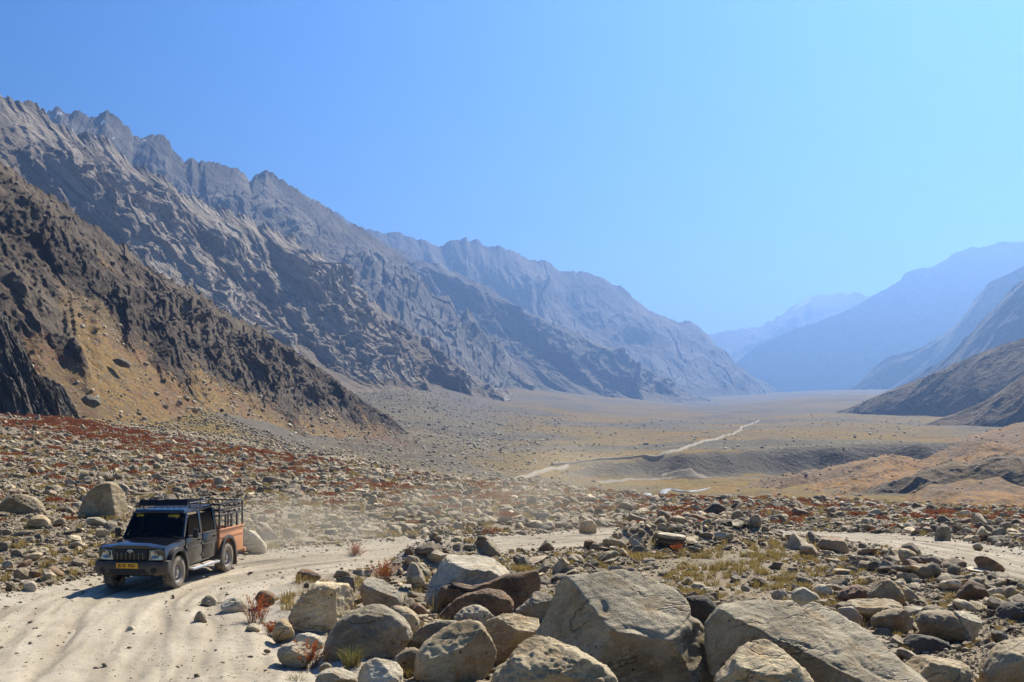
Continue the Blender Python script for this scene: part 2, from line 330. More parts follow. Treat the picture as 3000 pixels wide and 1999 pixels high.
def ground_material():
    n = N('stony ground'); co = n.obj()
    a = n.noise(co, 0.35, 5, 0.6); b = n.noise(co, 2.2, 5, 0.65)
    c = n.mix(n.step(a, 0.35, 0.65), (0.27, 0.205, 0.125), (0.185, 0.14, 0.085))
    c = n.mix(n.step(b, 0.45, 0.7), c, (0.28, 0.235, 0.165))
    v1 = n.new('ShaderNodeTexVoronoi'); n.put(v1.inputs['Vector'], co); v1.inputs['Scale'].default_value = 6.0
    v2 = n.new('ShaderNodeTexVoronoi'); n.put(v2.inputs['Vector'], co); v2.inputs['Scale'].default_value = 19.0
    def peb(v, r0, r1):
        g = n.new('ShaderNodeSeparateColor'); n.put(g.inputs[0], v.outputs['Color'])
        m = n.math('SUBTRACT', 1.0, n.step(v.outputs['Distance'], r0, r1)); m = n.math('MULTIPLY', m, n.step(g.outputs[0], 0.35, 0.4))
        return m, n.ramp(g.outputs[1], [(0, (0.13, 0.105, 0.075)), (0.35, (0.26, 0.215, 0.15)), (0.75, (0.42, 0.36, 0.265)), (1, (0.60, 0.55, 0.45))])
    m1, c1 = peb(v1, 0.26, 0.38); m2, c2 = peb(v2, 0.24, 0.40)
    dust = n.attr('dust'); keep = n.math('SUBTRACT', 1.0, n.math('MULTIPLY', dust, 0.85))
    m1 = n.math('MULTIPLY', m1, keep); m2 = n.math('MULTIPLY', m2, n.math('SUBTRACT', 1.0, n.math('MULTIPLY', dust, 0.55)))
    c = n.mix(n.math('MULTIPLY', n.attr('grass'), n.step(n.noise(co, 1.4, 4, 0.65), 0.42, 0.6)), c, (0.20, 0.15, 0.06))
    c = n.mix(n.math('MULTIPLY', n.attr('red'), n.math('MULTIPLY', n.step(n.noise(co, 1.1, 4, 0.7), 0.46, 0.6), 0.8)), c, (0.15, 0.045, 0.022))
    c = n.mix(dust, c, n.mix(n.step(b, 0.3, 0.7), (0.43, 0.375, 0.28), (0.36, 0.31, 0.23)))
    c = n.mix(m2, c, c2); c = n.mix(m1, c, c1)
    h = n.math('ADD', n.math('MULTIPLY', m1, 0.05), n.math('MULTIPLY', m2, 0.018)); h = n.math('ADD', h, n.math('MULTIPLY', n.noise(co, 9, 4, 0.65), 0.02))
    n.bsdf(c, 0.95, n.bump(h, 1.0, 1.0), spec=0.15); return n.m
def valley_material():
    n = N('valley floor'); co = n.obj()
    a = n.noise(co, 0.012, 5, 0.6); b = n.noise(co, 0.09, 5, 0.65); d = n.noise(co, 0.7, 4, 0.7)
    c = n.mix(n.step(a, 0.36, 0.64), (0.155, 0.122, 0.068), (0.10, 0.084, 0.055))
    c = n.mix(n.step(b, 0.48, 0.68), c, (0.175, 0.145, 0.095))
    c = n.mix(n.math('MULTIPLY', n.attr('grass'), n.step(n.noise(co, 0.05, 6, 0.7), 0.36, 0.52)), c, n.mix(n.step(b, 0.4, 0.65), (0.225, 0.14, 0.038), (0.165, 0.125, 0.04)))
    c = n.mix(n.math('MULTIPLY', n.attr('red'), n.step(n.noise(co, 0.15, 5, 0.7), 0.42, 0.6)), c, (0.16, 0.055, 0.04))
    c = n.mix(n.math('MULTIPLY', n.attr('steep'), 0.8), c, (0.12, 0.105, 0.085))
    v = n.new('ShaderNodeTexVoronoi'); n.put(v.inputs['Vector'], co); v.inputs['Scale'].default_value = 0.42
    g = n.new('ShaderNodeSeparateColor'); n.put(g.inputs[0], v.outputs['Color'])
    m = n.math('MULTIPLY', n.math('SUBTRACT', 1.0, n.step(v.outputs['Distance'], 0.22, 0.4)), n.step(g.outputs[0], 0.45, 0.5))
    m = n.math('MULTIPLY', n.math('MULTIPLY', m, 0.6), n.math('SUBTRACT', 1.0, n.math('MAXIMUM', n.math('MULTIPLY', n.attr('grass'), 0.85), n.attr('steep'))))
    c = n.mix(m, c, n.ramp(g.outputs[1], [(0, (0.08, 0.075, 0.07)), (0.5, (0.22, 0.205, 0.18)), (1, (0.45, 0.43, 0.4))]))
    c = n.mix(0.8, c, n.ramp(d, [(0.3, 0.6), (0.7, 1.35)]), 'MULTIPLY')
    h = n.math('ADD', n.math('MULTIPLY', m, 0.9), n.math('MULTIPLY', d, 0.7)); h = n.math('ADD', h, n.math('MULTIPLY', b, 2.2))
    n.bsdf(c, 0.95, n.bump(h, 0.8, 1.0), spec=0.1); return n.m
terrain('ground', -1500, 4500, 400, 5.0, 190, 330, ground_material())
terrain('valley_floor', -900, 3900, 440, 184, 11000, 420, valley_material(), drop=0.5)

def road_material():
    n = N('dirt road dust'); co = n.obj(); a = n.noise(co, 0.6, 5, 0.6); b = n.noise(co, 4.0, 5, 0.65); f = n.noise(co, 45, 3, 0.7)
    c = n.mix(n.step(a, 0.35, 0.65), (0.45, 0.385, 0.28), (0.38, 0.32, 0.225))
    c = n.mix(n.math('MULTIPLY', n.step(b, 0.5, 0.7), 0.5), c, (0.33, 0.275, 0.19))
    c = n.mix(1.0, c, n.ramp(n.attr('streak'), [(0.0, 0.72), (0.5, 1.0), (1.0, 1.22)]), 'MULTIPLY')  # lighter and darker streaks stand in for the relief shading of the ruts
    c = n.mix(n.math('MULTIPLY', n.attr('rut'), 0.6), c, (0.26, 0.21, 0.145))  # shade of the ruts and track lines is put into the colour
    v = n.new('ShaderNodeTexVoronoi'); n.put(v.inputs['Vector'], co); v.inputs['Scale'].default_value = 11.0
    g = n.new('ShaderNodeSeparateColor'); n.put(g.inputs[0], v.outputs['Color'])
    m = n.math('MULTIPLY', n.math('SUBTRACT', 1.0, n.step(v.outputs['Distance'], 0.14, 0.3)), n.step(g.outputs[0], 0.8, 0.82))
    c = n.mix(m, c, n.ramp(g.outputs[1], [(0, (0.2, 0.17, 0.14)), (1, (0.45, 0.42, 0.37))]))
    c = n.mix(0.5, c, n.ramp(f, [(0.3, 0.7), (0.7, 1.25)]), 'MULTIPLY')
    h = n.math('ADD', n.math('MULTIPLY', b, 0.035), n.math('MULTIPLY', f, 0.006)); h = n.math('ADD', h, n.math('MULTIPLY', m, 0.035))
    n.bsdf(c, 0.95, n.bump(h, 1.0, 1.0), spec=0.1); return n.m
def build_road():
    m = len(ROAD); k = 130; lat = np.linspace(-1.12, 1.12, k)[None, :]; w = ROAD[:, 2:3]; L = lat * w
    X = ROAD[:, 0:1] + RN[:, 0:1] * L; Yy = ROAD[:, 1:2] + RN[:, 1:2] * L; al = np.arange(m)[:, None] * 0.11
    z = base_z(X, Yy)
    wob = 0.35 * pnoise(al / 6, al * 0 + 2.2, seed=91)
    rut = 0
    for c, d in ((-0.8, 0.06), (0.75, 0.06), (-1.7, 0.04), (1.6, 0.05), (0.1, 0.03), (-2.3, 0.04), (2.6, 0.05)):
        rut = rut + 1.5 * d * np.exp(-((L - c - wob * (1 + 0.3 * c)) / 0.15) ** 2) * (0.55 + 0.6 * pnoise(al / 4, L * 0 + c, seed=93))
    lines = 0
    for c, w_ in ((-2.6, .08), (-2.1, .09), (-1.35, .08), (-0.95, .11), (-0.55, .08), (-0.1, .08), (0.35, .08), (0.7, .11), (1.05, .08), (1.5, .09), (1.85, .08), (2.2, .08), (2.75, .09)):
        lines = lines + np.exp(-((L - c - 1.3 * wob - 0.5 * pnoise(al / 11, al * 0 + c * 3, seed=92)) / w_) ** 2) * sstep(-0.25, 0.3, pnoise(al / 5, al * 0 + c * 7, seed=94))
    streak = 0.03 * fbm(L * 3.2 + wob * 2, al / 5.0, o=3, seed=95) + 0.02 * fbm(L / 1.1, al / 1.3, o=3, seed=97)
    tread = 0.04 * np.exp(-((L - 2.25 - wob) / 0.1) ** 2) * (0.5 + 0.5 * np.sign(np.sin(al * 38))) * sstep(1.0, 0.4, np.abs(lat))
    edge = sstep(0.86, 1.1, np.abs(lat) + 0.12 * pnoise(al / 1.3, lat * 3, seed=99))
    z = z + 0.02 - rut - 0.03 * lines + streak - tread - 0.16 * edge
    V = np.stack([X, Yy, z], -1).reshape(-1, 3)
    me = np_mesh('dirt_road', V, grid_faces(m, k), True, {'rut': np.clip(rut / 0.09 + tread / 0.02 + 0.8 * lines, 0, 1), 'streak': np.clip(0.5 + 0.45 * fbm(L * 2.6 + wob * 2, al / 7.0, o=4, seed=96) + 0.15 * fbm(L / 0.5, al / 1.6, o=3, seed=98), 0, 1)})
    return tag(link('dirt_road', me, None, road_material()), kind='structure', label='pale dusty dirt road with tyre tracks curving past the truck')
build_road()
def strip(name, pts, width, mat, lift, label, wig=0.2):
    """a ribbon laid on the valley ground through photo points (u, v, width factor)"""
    p = np.array([(*img_to_ground(u, v)[:2], w) for u, v, w in pts]); c = catmull(p, 24); t = np.gradient(c[:, :2], axis=0); t /= np.linalg.norm(t, axis=1)[:, None]
    nrm = np.stack([t[:, 1], -t[:, 0]], 1); k = 7; lat = np.linspace(-1, 1, k)[None, :]
    s = np.arange(len(c))[:, None]; ww = width * c[:, 2:3] * (1 + wig * pnoise(s / 5.0, lat * 0 + 1, seed=111))
    X = c[:, 0:1] + nrm[:, 0:1] * lat * ww; Yy = c[:, 1:2] + nrm[:, 1:2] * lat * ww
    z = ground_z(X, Yy) + lift - (lift + 0.8) * np.abs(lat) ** 6
    me = np_mesh(name, np.stack([X, Yy, z], -1).reshape(-1, 3), grid_faces(len(c), k), True)
    return tag(link(name, me, None, mat), kind='structure', label=label)
tr = N('valley track dust'); tr.bsdf(tr.mix(tr.step(tr.noise(tr.obj(), 0.4, 4), 0.3, 0.7), (0.38, 0.33, 0.25), (0.30, 0.26, 0.19)), 0.95, spec=0.1)
strip('valley_track', [(1500, 1408, 0.8), (1559, 1394, 0.9), (1610, 1381, 1), (1660, 1369, 1.1)], 0.9, tr.m, 0.7, 'pale track climbing the scree in the valley', 0.05)
strip('valley_track', [(1618, 1366, 0.9), (1765, 1352, 1), (1857, 1345, 1), (1952, 1333, 1), (2028, 1307, 1), (2103, 1285, 1), (2168, 1263, 1.1), (2175, 1252, 1.2), (2223, 1234, 1)], 0.9, tr.m, 0.7, 'long pale track winding up the valley floor', 0.05)
wt = N('river water'); wt.bsdf(wt.mix(wt.step(wt.noise(wt.obj(), 0.12, 4), 0.42, 0.58), (0.26, 0.27, 0.26), (0.20, 0.205, 0.20)), 0.6, wt.bump(wt.noise(wt.obj(), 1.2, 3), 0.5, 0.2), spec=0.12)
strip('river', [(1890, 1456, 0.5), (1940, 1449, 0.9), (2020, 1440, 0.8), (2080, 1431, 0.3)], 1.3, wt.m, 0.25, 'shallow pale grey river on the valley flat', 0.5)
gb = N('gravel bar'); gb.bsdf(gb.mix(gb.step(gb.noise(gb.obj(), 0.3, 5), 0.35, 0.65), (0.25, 0.205, 0.145), (0.19, 0.155, 0.11)), 0.9, gb.bump(gb.noise(gb.obj(), 2.5, 3), 0.7, 0.3))
strip('gravel_bank', [(1740, 1412, 0.5), (1830, 1408, 1), (1960, 1403, 1), (2060, 1402, 0.8), (2160, 1402, 0.6), (2230, 1400, 0.4)], 3.4, gb.m, 0.12, 'grey gravel bar along the foot of the terrace', 0.6)

# ------------------------------------------------------------------ mountains
def mountain_material(name, rock, rock2, scree, veg, k=1.0, bump=1.0, red=(0.15, 0.05, 0.03), dip=(0.15, -0.72, 0.0)):
    n = N(name); co = n.obj()
    tilt = n.aniso(co, dip, (0.16, 0.8, 1.5))
    a = n.noise(tilt, 0.02 * k, 5, 0.62, 0.5); b = n.noise(co, 0.07 * k, 5, 0.68); d = n.noise(tilt, 0.22 * k, 6, 0.7, 0.3)
    rc = n.mix(n.step(a, 0.4, 0.62), rock, rock2); rc = n.mix(n.step(d, 0.5, 0.66), rc, tuple(x * 0.55 for x in rock2))  # strata tones; sunlit slab streaks and shadow contrast are put into them too
    rc = n.mix(n.math('MULTIPLY', n.step(b, 0.55, 0.7), 0.6), rc, scree)
    sc = n.mix(n.step(b, 0.4, 0.62), scree, tuple(x * 0.72 for x in scree)); sc = n.mix(n.math('MULTIPLY', n.attr('veg'), n.step(n.noise(co, 0.16 * k, 5, 0.7), 0.36, 0.58)), sc, veg)
    sc = n.mix(n.math('MULTIPLY', n.attr('red'), n.step(n.noise(co, 0.3 * k, 5, 0.7), 0.44, 0.6)), sc, red)
    v = n.new('ShaderNodeTexVoronoi'); n.put(v.inputs['Vector'], co); v.inputs['Scale'].default_value = 0.55 * k
    g = n.new('ShaderNodeSeparateColor'); n.put(g.inputs[0], v.outputs['Color'])
    m = n.math('MULTIPLY', n.math('SUBTRACT', 1.0, n.step(v.outputs['Distance'], 0.2, 0.42)), n.step(g.outputs[0], 0.72, 0.76))
    sc = n.mix(m, sc, n.ramp(g.outputs[1], [(0, (0.09, 0.08, 0.07)), (0.5, (0.24, 0.22, 0.19)), (1, (0.46, 0.44, 0.40))]))
    rk = n.step(n.math('ADD', n.attr('rock'), n.math('MULTIPLY', n.math('SUBTRACT', b, 0.5), 0.9)), 0.38, 0.58)
    c = n.mix(rk, sc, rc); c = n.mix(0.7, c, n.ramp(n.noise(co, 0.9 * k, 4, 0.75), [(0.3, 0.6), (0.7, 1.4)]), 'MULTIPLY')
    c = n.mix(n.attr('snow'), c, (0.8, 0.82, 0.85))
    h = n.math('ADD', n.math('MULTIPLY', d, 5.5 / k * bump), n.math('ADD', n.math('MULTIPLY', n.noise(co, 0.35 * k, 5, 0.75), 2.4 / k * bump), n.math('MULTIPLY', n.noise(co, 1.3 * k, 4, 0.8), 1.1 / k * bump)))
    h = n.math('MULTIPLY', h, n.math('ADD', 0.28, n.math('MULTIPLY', rk, 0.72))); h = n.math('ADD', h, n.math('MULTIPLY', m, 0.5 / k))
    n.bsdf(c, 0.92, n.bump(h, 0.85, 1.0), spec=0.15); return n.m
def mountain(name, label, crest, foot, ns, nt, mat, amp=25, lam=120, skew=0.15, talus=0.75, prof=1.2, rockm=0.3, veg=0.5, redm=0.0, seed=1, back=(0.35, 0.9), smooth=False, keep=0.3, stretch=4.0, hook=None, rough=1.0, cross=0.35, soft=1.0, jag=0.22, ribs=0):
    """a range between its skyline (u, v, distance) and its foot (u, v, distance, the skyline u it lies below); ribs run down the slope; the far side falls away behind"""
    p = np.array([P(*q)[:] for q in crest]); cu = [q[0] for q in crest]
    d = np.r_[0, np.cumsum(np.hypot(np.diff(p[:, 0]), np.diff(p[:, 2])) + 0.3 * np.abs(np.diff(p[:, 1])))]
    w = np.r_[0, np.cumsum(np.diff(d) / np.interp((np.array(cu)[1:] + np.array(cu)[:-1]) / 2, [-600, 0, 3000, 3300], [4, 1, 1, 3]))]
    sd = np.interp(np.linspace(0, w[-1], ns), w, d)                      # fewer columns where the range leaves the picture
    C = np.stack([np.interp(sd, d, p[:, k]) for k in range(3)], 1)
    f = np.array([P(*q[:3])[:] for q in foot]); fd = np.interp([q[3] for q in foot], cu, d)
    Fo = np.stack([np.interp(sd, fd, f[:, k]) for k in range(3)], 1); ker = np.hanning(25); ker /= ker.sum()
    Fo = np.stack([np.convolve(np.pad(Fo[:, k], 12, mode='reflect', reflect_type='odd'), ker, 'valid') for k in range(3)], 1)
    Fo[:, 2] = np.minimum(Fo[:, 2], base_z(Fo[:, 0], Fo[:, 1]) - 1.5 - 0.02 * (C[:, 2] - Fo[:, 2]))
    nb = max(6, nt // 9); tb = np.r_[-np.linspace(1, 0, nb, endpoint=False) ** 1.5, np.linspace(0, 1, nt) ** 1.05]
    t = tb[:, None]; tc = np.clip(t, 0, 1); tn = np.clip(-t, 0, 1)
    D = Fo - C; g = 1 - (1 - tc) ** prof
    X = C[None, :, 0] + D[None, :, 0] * tc; Yy = C[None, :, 1] + D[None, :, 1] * tc; Z = C[None, :, 2] + D[None, :, 2] * g
    hh = np.maximum(-D[None, :, 2], 5); hor = np.maximum(np.hypot(D[:, 0], D[:, 1]), 1e-3)
    bx, by = -D[:, 0] / hor, -D[:, 1] / hor
    X = X + bx[None, :] * tn * hh * 1.2 * back[1]; Yy = Yy + by[None, :] * tn * hh * 1.2 * back[1]; Z = Z - tn * hh * back[0] * 2
    Lc = np.r_[0, np.cumsum(np.linalg.norm(np.diff(C, axis=0), axis=1))][None, :]; H = np.linalg.norm(D, axis=1)[None, :]
    e = t * (0.5 * H + 0.5 * np.mean(H)); c = Lc + skew * e
    wx = fbm(c / (lam * 2), e / (lam * 2), o=3, seed=seed + 50) * lam * 0.4; wy = fbm(c / (lam * 2) + 9, e / (lam * 2), o=3, seed=seed + 60) * lam * 0.4
    big = ridged((c + wx) / lam, (e + wy) / (lam * stretch), o=2, seed=seed)
    if ribs:
        ph = ((c + 1.5 * wx) / ribs) % 1.0; big = 0.6 + (np.where(ph < 0.62, ph / 0.62, (1 - ph) / 0.38) - 0.5) * (0.7 + 0.5 * fbm(c / ribs, e / (ribs * 3), o=2, seed=seed + 8)) + 0.12 * fbm(c / (ribs * 0.3), e / (ribs * 0.8), o=3, seed=seed + 9)
    saw = ((c + wx * 0.45 + 0.25 * lam * pnoise(c / (lam * 0.5), e / (lam * 1.2), seed=seed + 70)) / (lam * 0.62)) % 1.0
    saw = np.where(saw < 0.8, saw / 0.8, (1 - saw) / 0.2) * (0.4 + 0.6 * sstep(-0.2, 0.4, fbm(c / lam, e / (lam * 2), o=2, seed=seed + 72)))
    crs = ridged((c + wx) / (lam * 1.6), (e + wy + 0.5 * c) / (lam * 0.8), o=3, seed=seed + 20)
    mid = fbm((c + wx) / (lam * 0.26), (e + wy) / (lam * 0.26 * stretch * 0.6), o=3, seed=seed + 30, gain=0.55)
    mid = np.abs(mid + 0.15) ** 0.8 * np.sign(mid + 0.15)
    fine = fbm(X / (lam * 0.11), Yy / (lam * 0.11), Z / (lam * 0.11), o=3, seed=seed + 40, gain=0.6)
    pat = 0.55 * fbm(c / (lam * 1.1), e / (lam * 2.6), o=3, seed=seed + 80)
    rock = np.clip(0.5 + rockm + pat + 0.35 * (big - 0.75) - 2.6 * np.clip(tc - talus + 0.2 * fbm(c / (lam * 0.9), e / (lam * 4), o=3, seed=seed + 90), 0, 1), 0, 1)
    blk = blocks((c + wx * 0.7) / (lam * 0.55), (e + wy * 0.5) / (lam * 1.5), seed + 5) + 0.42 * blocks((c + wx) / (lam * 0.18), (e + wy) / (lam * 0.55), seed + 6) + 0.3 * blocks(c / (lam * 0.07), e / (lam * 0.16), seed + 7)
    disp = amp * (0.35 * soft + 0.65 * rock) * ((big - 0.6) * 0.8 + (crs - 0.6) * cross) + amp * rock * rough * (0.20 * mid + 0.09 * fine + 0.36 * (saw - 0.5) + 0.34 * blk)
    disp = disp + amp * (1 - rock) * 0.04 * fine
    hf = np.minimum(1, H / (0.75 * np.mean(H))) ** 0.8
    fade = (keep + (1 - keep) * sstep(0, 0.22, tc)) * (1 - 0.75 * sstep(0.8, 1.0, tc)) * hf
    disp = disp * fade
    nx, ny_, nz = -bx * 0.62, -by * 0.62, 0.62
    X = X + disp * nx[None, :]; Yy = Yy + disp * ny_[None, :]; Z = Z + disp * nz * (0.55 + 0.45 * sstep(0, 0.2, tc))
    Z = Z + amp * jag * (fbm(c / (lam * 0.3), e * 0 + seed, o=5, seed=seed + 99, gain=0.68) + 0.1) * np.exp(-np.abs(t) / 0.035) * hf
    vegm = np.clip(veg * sstep(-0.3, 0.3, fbm(c / (lam * 1.4), e / (lam * 1.4), o=3, seed=seed + 95)) + veg * 0.3, 0, 1)
    red = np.clip(redm * sstep(0.0, 0.4, fbm(c / (lam * 0.8), e / (lam * 0.8), o=3, seed=seed + 97)), 0, 1)
    snow = np.zeros_like(rock); info = dict(X=X, Y=Yy, Z=Z, t=tc + 0 * c, c=c, e=e, rock=rock, veg=vegm, red=red, snow=snow, disp=disp)
    if hook: hook(info); X, Yy, Z, rock, vegm, red, snow = (info[k] for k in ('X', 'Y', 'Z', 'rock', 'veg', 'red', 'snow'))
    V = np.stack([X, Yy, Z], -1).reshape(-1, 3)
    me = np_mesh(name, V, grid_faces(len(tb), ns, True), smooth, {'rock': rock, 'veg': vegm, 'red': red, 'snow': snow})
    o = tag(link(name, me, None, mat), label=label, kind='structure'); return o, info
M_bank = mountain_material('brown bank', (0.15, 0.115, 0.075), (0.09, 0.07, 0.048), (0.135, 0.10, 0.06), (0.21, 0.135, 0.05), k=2.4, bump=0.6, dip=(0.1, 0.6, 0.0))
def ridge(uv, us, ys):
    """skyline points with distances interpolated along u"""
    return [(u, v, float(np.interp(u, us, ys))) for u, v in uv]
M_near = mountain_material('near spur rock', (0.215, 0.165, 0.11), (0.11, 0.08, 0.054), (0.165, 0.115, 0.062), (0.25, 0.15, 0.042), k=3.2, bump=1.6, red=(0.17, 0.055, 0.03))
M_crag = mountain_material('outcrop rock', (0.185, 0.16, 0.125), (0.09, 0.075, 0.058), (0.16, 0.12, 0.075), (0.22, 0.15, 0.05), k=6.0, bump=1.5)
M_big = mountain_material('grey mountain rock', (0.52, 0.44, 0.335), (0.27, 0.22, 0.165), (0.21, 0.16, 0.105), (0.21, 0.15, 0.075), k=1.0, bump=1.4)
M_mid = mountain_material('shaded ridge rock', (0.27, 0.235, 0.185), (0.13, 0.11, 0.085), (0.14, 0.11, 0.075), (0.16, 0.115, 0.065), k=0.8, bump=1.2)  # darker rock: the shade on this ridge is put into its colour
M_far = mountain_material('far mountain rock', (0.235, 0.20, 0.155), (0.105, 0.088, 0.066), (0.135, 0.105, 0.07), (0.16, 0.115, 0.062), k=0.5, bump=0.8)  # tone lowered so the colour carries the shade of the blue range
M_right = mountain_material('right hillside scree', (0.19, 0.175, 0.155), (0.11, 0.10, 0.09), (0.165, 0.118, 0.066), (0.22, 0.14, 0.055), k=1.2, bump=0.4, dip=(0.1, 0.6, 0.0))
M_terr = mountain_material('orange terrace turf', (0.16, 0.13, 0.10), (0.10, 0.082, 0.064), (0.15, 0.098, 0.05), (0.29, 0.15, 0.034), k=2.0, bump=0.5, dip=(0.1, 0.6, 0.0))

spur, SPUR = mountain('mountain', 'dark rocky spur with an ochre slope rising beside the rubble fan',
    ridge([(-1300, -350), (-700, 40), (-300, 290), (0, 472), (76, 529), (166, 586), (319, 695), (421, 778), (548, 848), (663, 918), (765, 963), (880, 1045), (995, 1122), (1058, 1173), (1148, 1224), (1185, 1262)], [-1300, -300, 0, 319, 548, 765, 880, 995, 1148, 1185], [235, 280, 300, 330, 355, 385, 405, 430, 465, 470]),
    [(-250, 1205, 178, -1300), (100, 1225, 185, -900), (400, 1268, 200, -300), (620, 1305, 225, 0), (820, 1335, 260, 319), (960, 1352, 300, 548), (1060, 1352, 345, 765), (1120, 1338, 390, 880), (1165, 1310, 425, 995), (1195, 1285, 462, 1148), (1200, 1280, 470, 1185)],
    540, 220, M_near, amp=6.0, lam=24, skew=0.3, talus=0.5, prof=1.1, rockm=0.36, veg=0.9, redm=0.7, seed=3, keep=0.4, stretch=3.6, cross=0.5, rough=1.2, soft=0.15, jag=0.3)
mountain('rock_outcrop', 'dark slabby outcrop at the foot of the slope on the left edge',
    ridge([(-420, 760), (-200, 830), (-60, 880), (0, 905), (22, 925), (32, 964), (55, 1002), (85, 1049), (106, 1090), (140, 1104), (178, 1130), (204, 1163), (235, 1228)], [-420, 240], [188, 182]),
    [(-420, 1240, 164, -420), (-60, 1240, 164, -60), (60, 1240, 166, 55), (150, 1245, 170, 140), (250, 1248, 180, 240)],
    200, 120, M_crag, amp=2.6, lam=9, skew=-0.6, talus=1.2, prof=0.7, rockm=0.6, veg=0.2, seed=203, keep=0.4, stretch=3.0, rough=1.2, jag=0.25)
bigm, BIGM = mountain('mountain', 'great grey mountain with slanting pale rock slabs behind the dark spur',
    ridge([(-1600, -700), (-900, -250), (-500, 60), (-200, 205), (0, 285), (100, 312), (140, 347), (230, 390), (312, 433), (382, 472), (446, 516), (497, 555), (600, 599), (714, 637), (816, 690), (893, 733), (1011, 835), (1100, 893), (1200, 970), (1330, 1062), (1420, 1122), (1500, 1152)], [-1600, -500, 0, 312, 600, 893, 1100, 1330, 1500], [620, 850, 940, 1000, 1065, 1135, 1220, 1370, 1500]),
    [(-200, 1150, 480, -1600), (400, 1150, 600, -900), (750, 1155, 690, -500), (950, 1158, 770, -200), (1060, 1160, 840, 0), (1180, 1162, 920, 312), (1260, 1163, 990, 600), (1330, 1164, 1060, 816), (1390, 1165, 1140, 1011), (1440, 1165, 1230, 1200), (1480, 1165, 1350, 1330), (1510, 1165, 1500, 1500)],
    640, 230, M_big, amp=25, lam=95, skew=0.3, rough=1.05, jag=0.35, talus=0.64, prof=1.45, rockm=0.3, veg=0.5, seed=11, keep=0.25, stretch=4.5)
def snow3(i):
    u = 1500 + F * i['X'] / i['Y']; v = HZ - (i['Z'] - EYE) / i['Y'] * F
    for cu, cv, su, sv in ((142, 342, 22, 5), (172, 333, 10, 4), (302, 357, 7, 5), (333, 405, 5, 3), (423, 412, 9, 3), (212, 384, 4, 4)):
        i['snow'] = np.maximum(i['snow'], sstep(1.2, 0.7, np.hypot((u - cu) / su, (v - cv) / sv)))
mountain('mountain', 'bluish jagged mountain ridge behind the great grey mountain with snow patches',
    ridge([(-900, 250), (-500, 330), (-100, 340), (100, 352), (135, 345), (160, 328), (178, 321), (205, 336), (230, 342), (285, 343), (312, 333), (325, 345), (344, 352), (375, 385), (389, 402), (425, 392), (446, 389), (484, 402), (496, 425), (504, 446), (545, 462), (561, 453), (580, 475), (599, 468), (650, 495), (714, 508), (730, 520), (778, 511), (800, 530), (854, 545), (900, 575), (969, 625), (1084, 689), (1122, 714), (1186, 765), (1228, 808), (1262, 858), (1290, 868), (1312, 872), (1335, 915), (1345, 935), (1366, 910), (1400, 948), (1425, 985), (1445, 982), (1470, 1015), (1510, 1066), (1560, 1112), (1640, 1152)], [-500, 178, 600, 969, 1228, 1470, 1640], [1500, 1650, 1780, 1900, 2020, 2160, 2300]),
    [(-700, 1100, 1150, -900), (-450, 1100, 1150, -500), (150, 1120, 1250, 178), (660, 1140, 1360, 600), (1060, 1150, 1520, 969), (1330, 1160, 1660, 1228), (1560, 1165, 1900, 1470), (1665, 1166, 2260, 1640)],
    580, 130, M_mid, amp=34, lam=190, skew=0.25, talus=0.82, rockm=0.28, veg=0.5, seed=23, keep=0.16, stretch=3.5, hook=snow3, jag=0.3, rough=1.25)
mountain('mountain', 'low hazy ridge stepping down in front of the blue range up the valley',
    ridge([(700, 560), (900, 640), (1100, 700), (1211, 760), (1300, 785), (1403, 832), (1500, 890), (1600, 940), (1700, 985), (1785, 1020), (1900, 1085), (2010, 1150), (2080, 1172)], [700, 2080], [2450, 3050]),
    [(1500, 1174, 2300, 700), (1750, 1180, 2400, 1211), (1880, 1182, 2500, 1500), (1980, 1183, 2650, 1785), (2090, 1182, 3050, 2080)],
    320, 80, M_far, amp=45, lam=180, skew=0.2, talus=0.7, rockm=0.1, veg=0.6, seed=31, keep=0.2, stretch=3.5)
mountain('mountain', 'long blue hazy mountain with a serrated crest dropping to the valley mouth',
    ridge([(700, 560), (1000, 640), (1128, 689), (1154, 680), (1180, 697), (1224, 708), (1245, 702), (1288, 727), (1325, 702), (1339, 705), (1365, 699), (1372, 708), (1396, 702), (1420, 722), (1441, 729), (1470, 727), (1504, 731), (1520, 745), (1543, 752), (1632, 790), (1660, 796), (1696, 800), (1740, 803), (1772, 816), (1823, 854), (1912, 912), (1970, 943), (2040, 950), (2058, 968), (2078, 988), (2116, 1045), (2193, 1096), (2270, 1141), (2330, 1166)], [700, 1128, 1504, 1912, 2330], [3250, 3500, 3750, 4100, 4600]),
    [(900, 1150, 2700, 700), (1380, 1165, 2950, 1128), (1730, 1172, 3200, 1504), (2020, 1176, 3550, 1823), (2220, 1172, 3880, 2058), (2345, 1167, 4600, 2330)],
    460, 120, M_far, prof=1.4, rough=0.8, amp=60, lam=380, skew=0.25, talus=0.72, rockm=0.25, veg=0.5, seed=37, keep=0.12, stretch=3.5, jag=0.2)
def snow5(i):
    u = 1500 + F * i['X'] / i['Y']; v = HZ - (i['Z'] - EYE) / i['Y'] * F
    for cu, cv, su, sv in ((2355, 890, 20, 6), (2340, 898, 16, 5), (2368, 883, 8, 5)):
        i['snow'] = np.maximum(i['snow'], sstep(1.2, 0.6, np.hypot((u - cu) / su, (v - cv + (u - cu) * 0.55) / sv)))
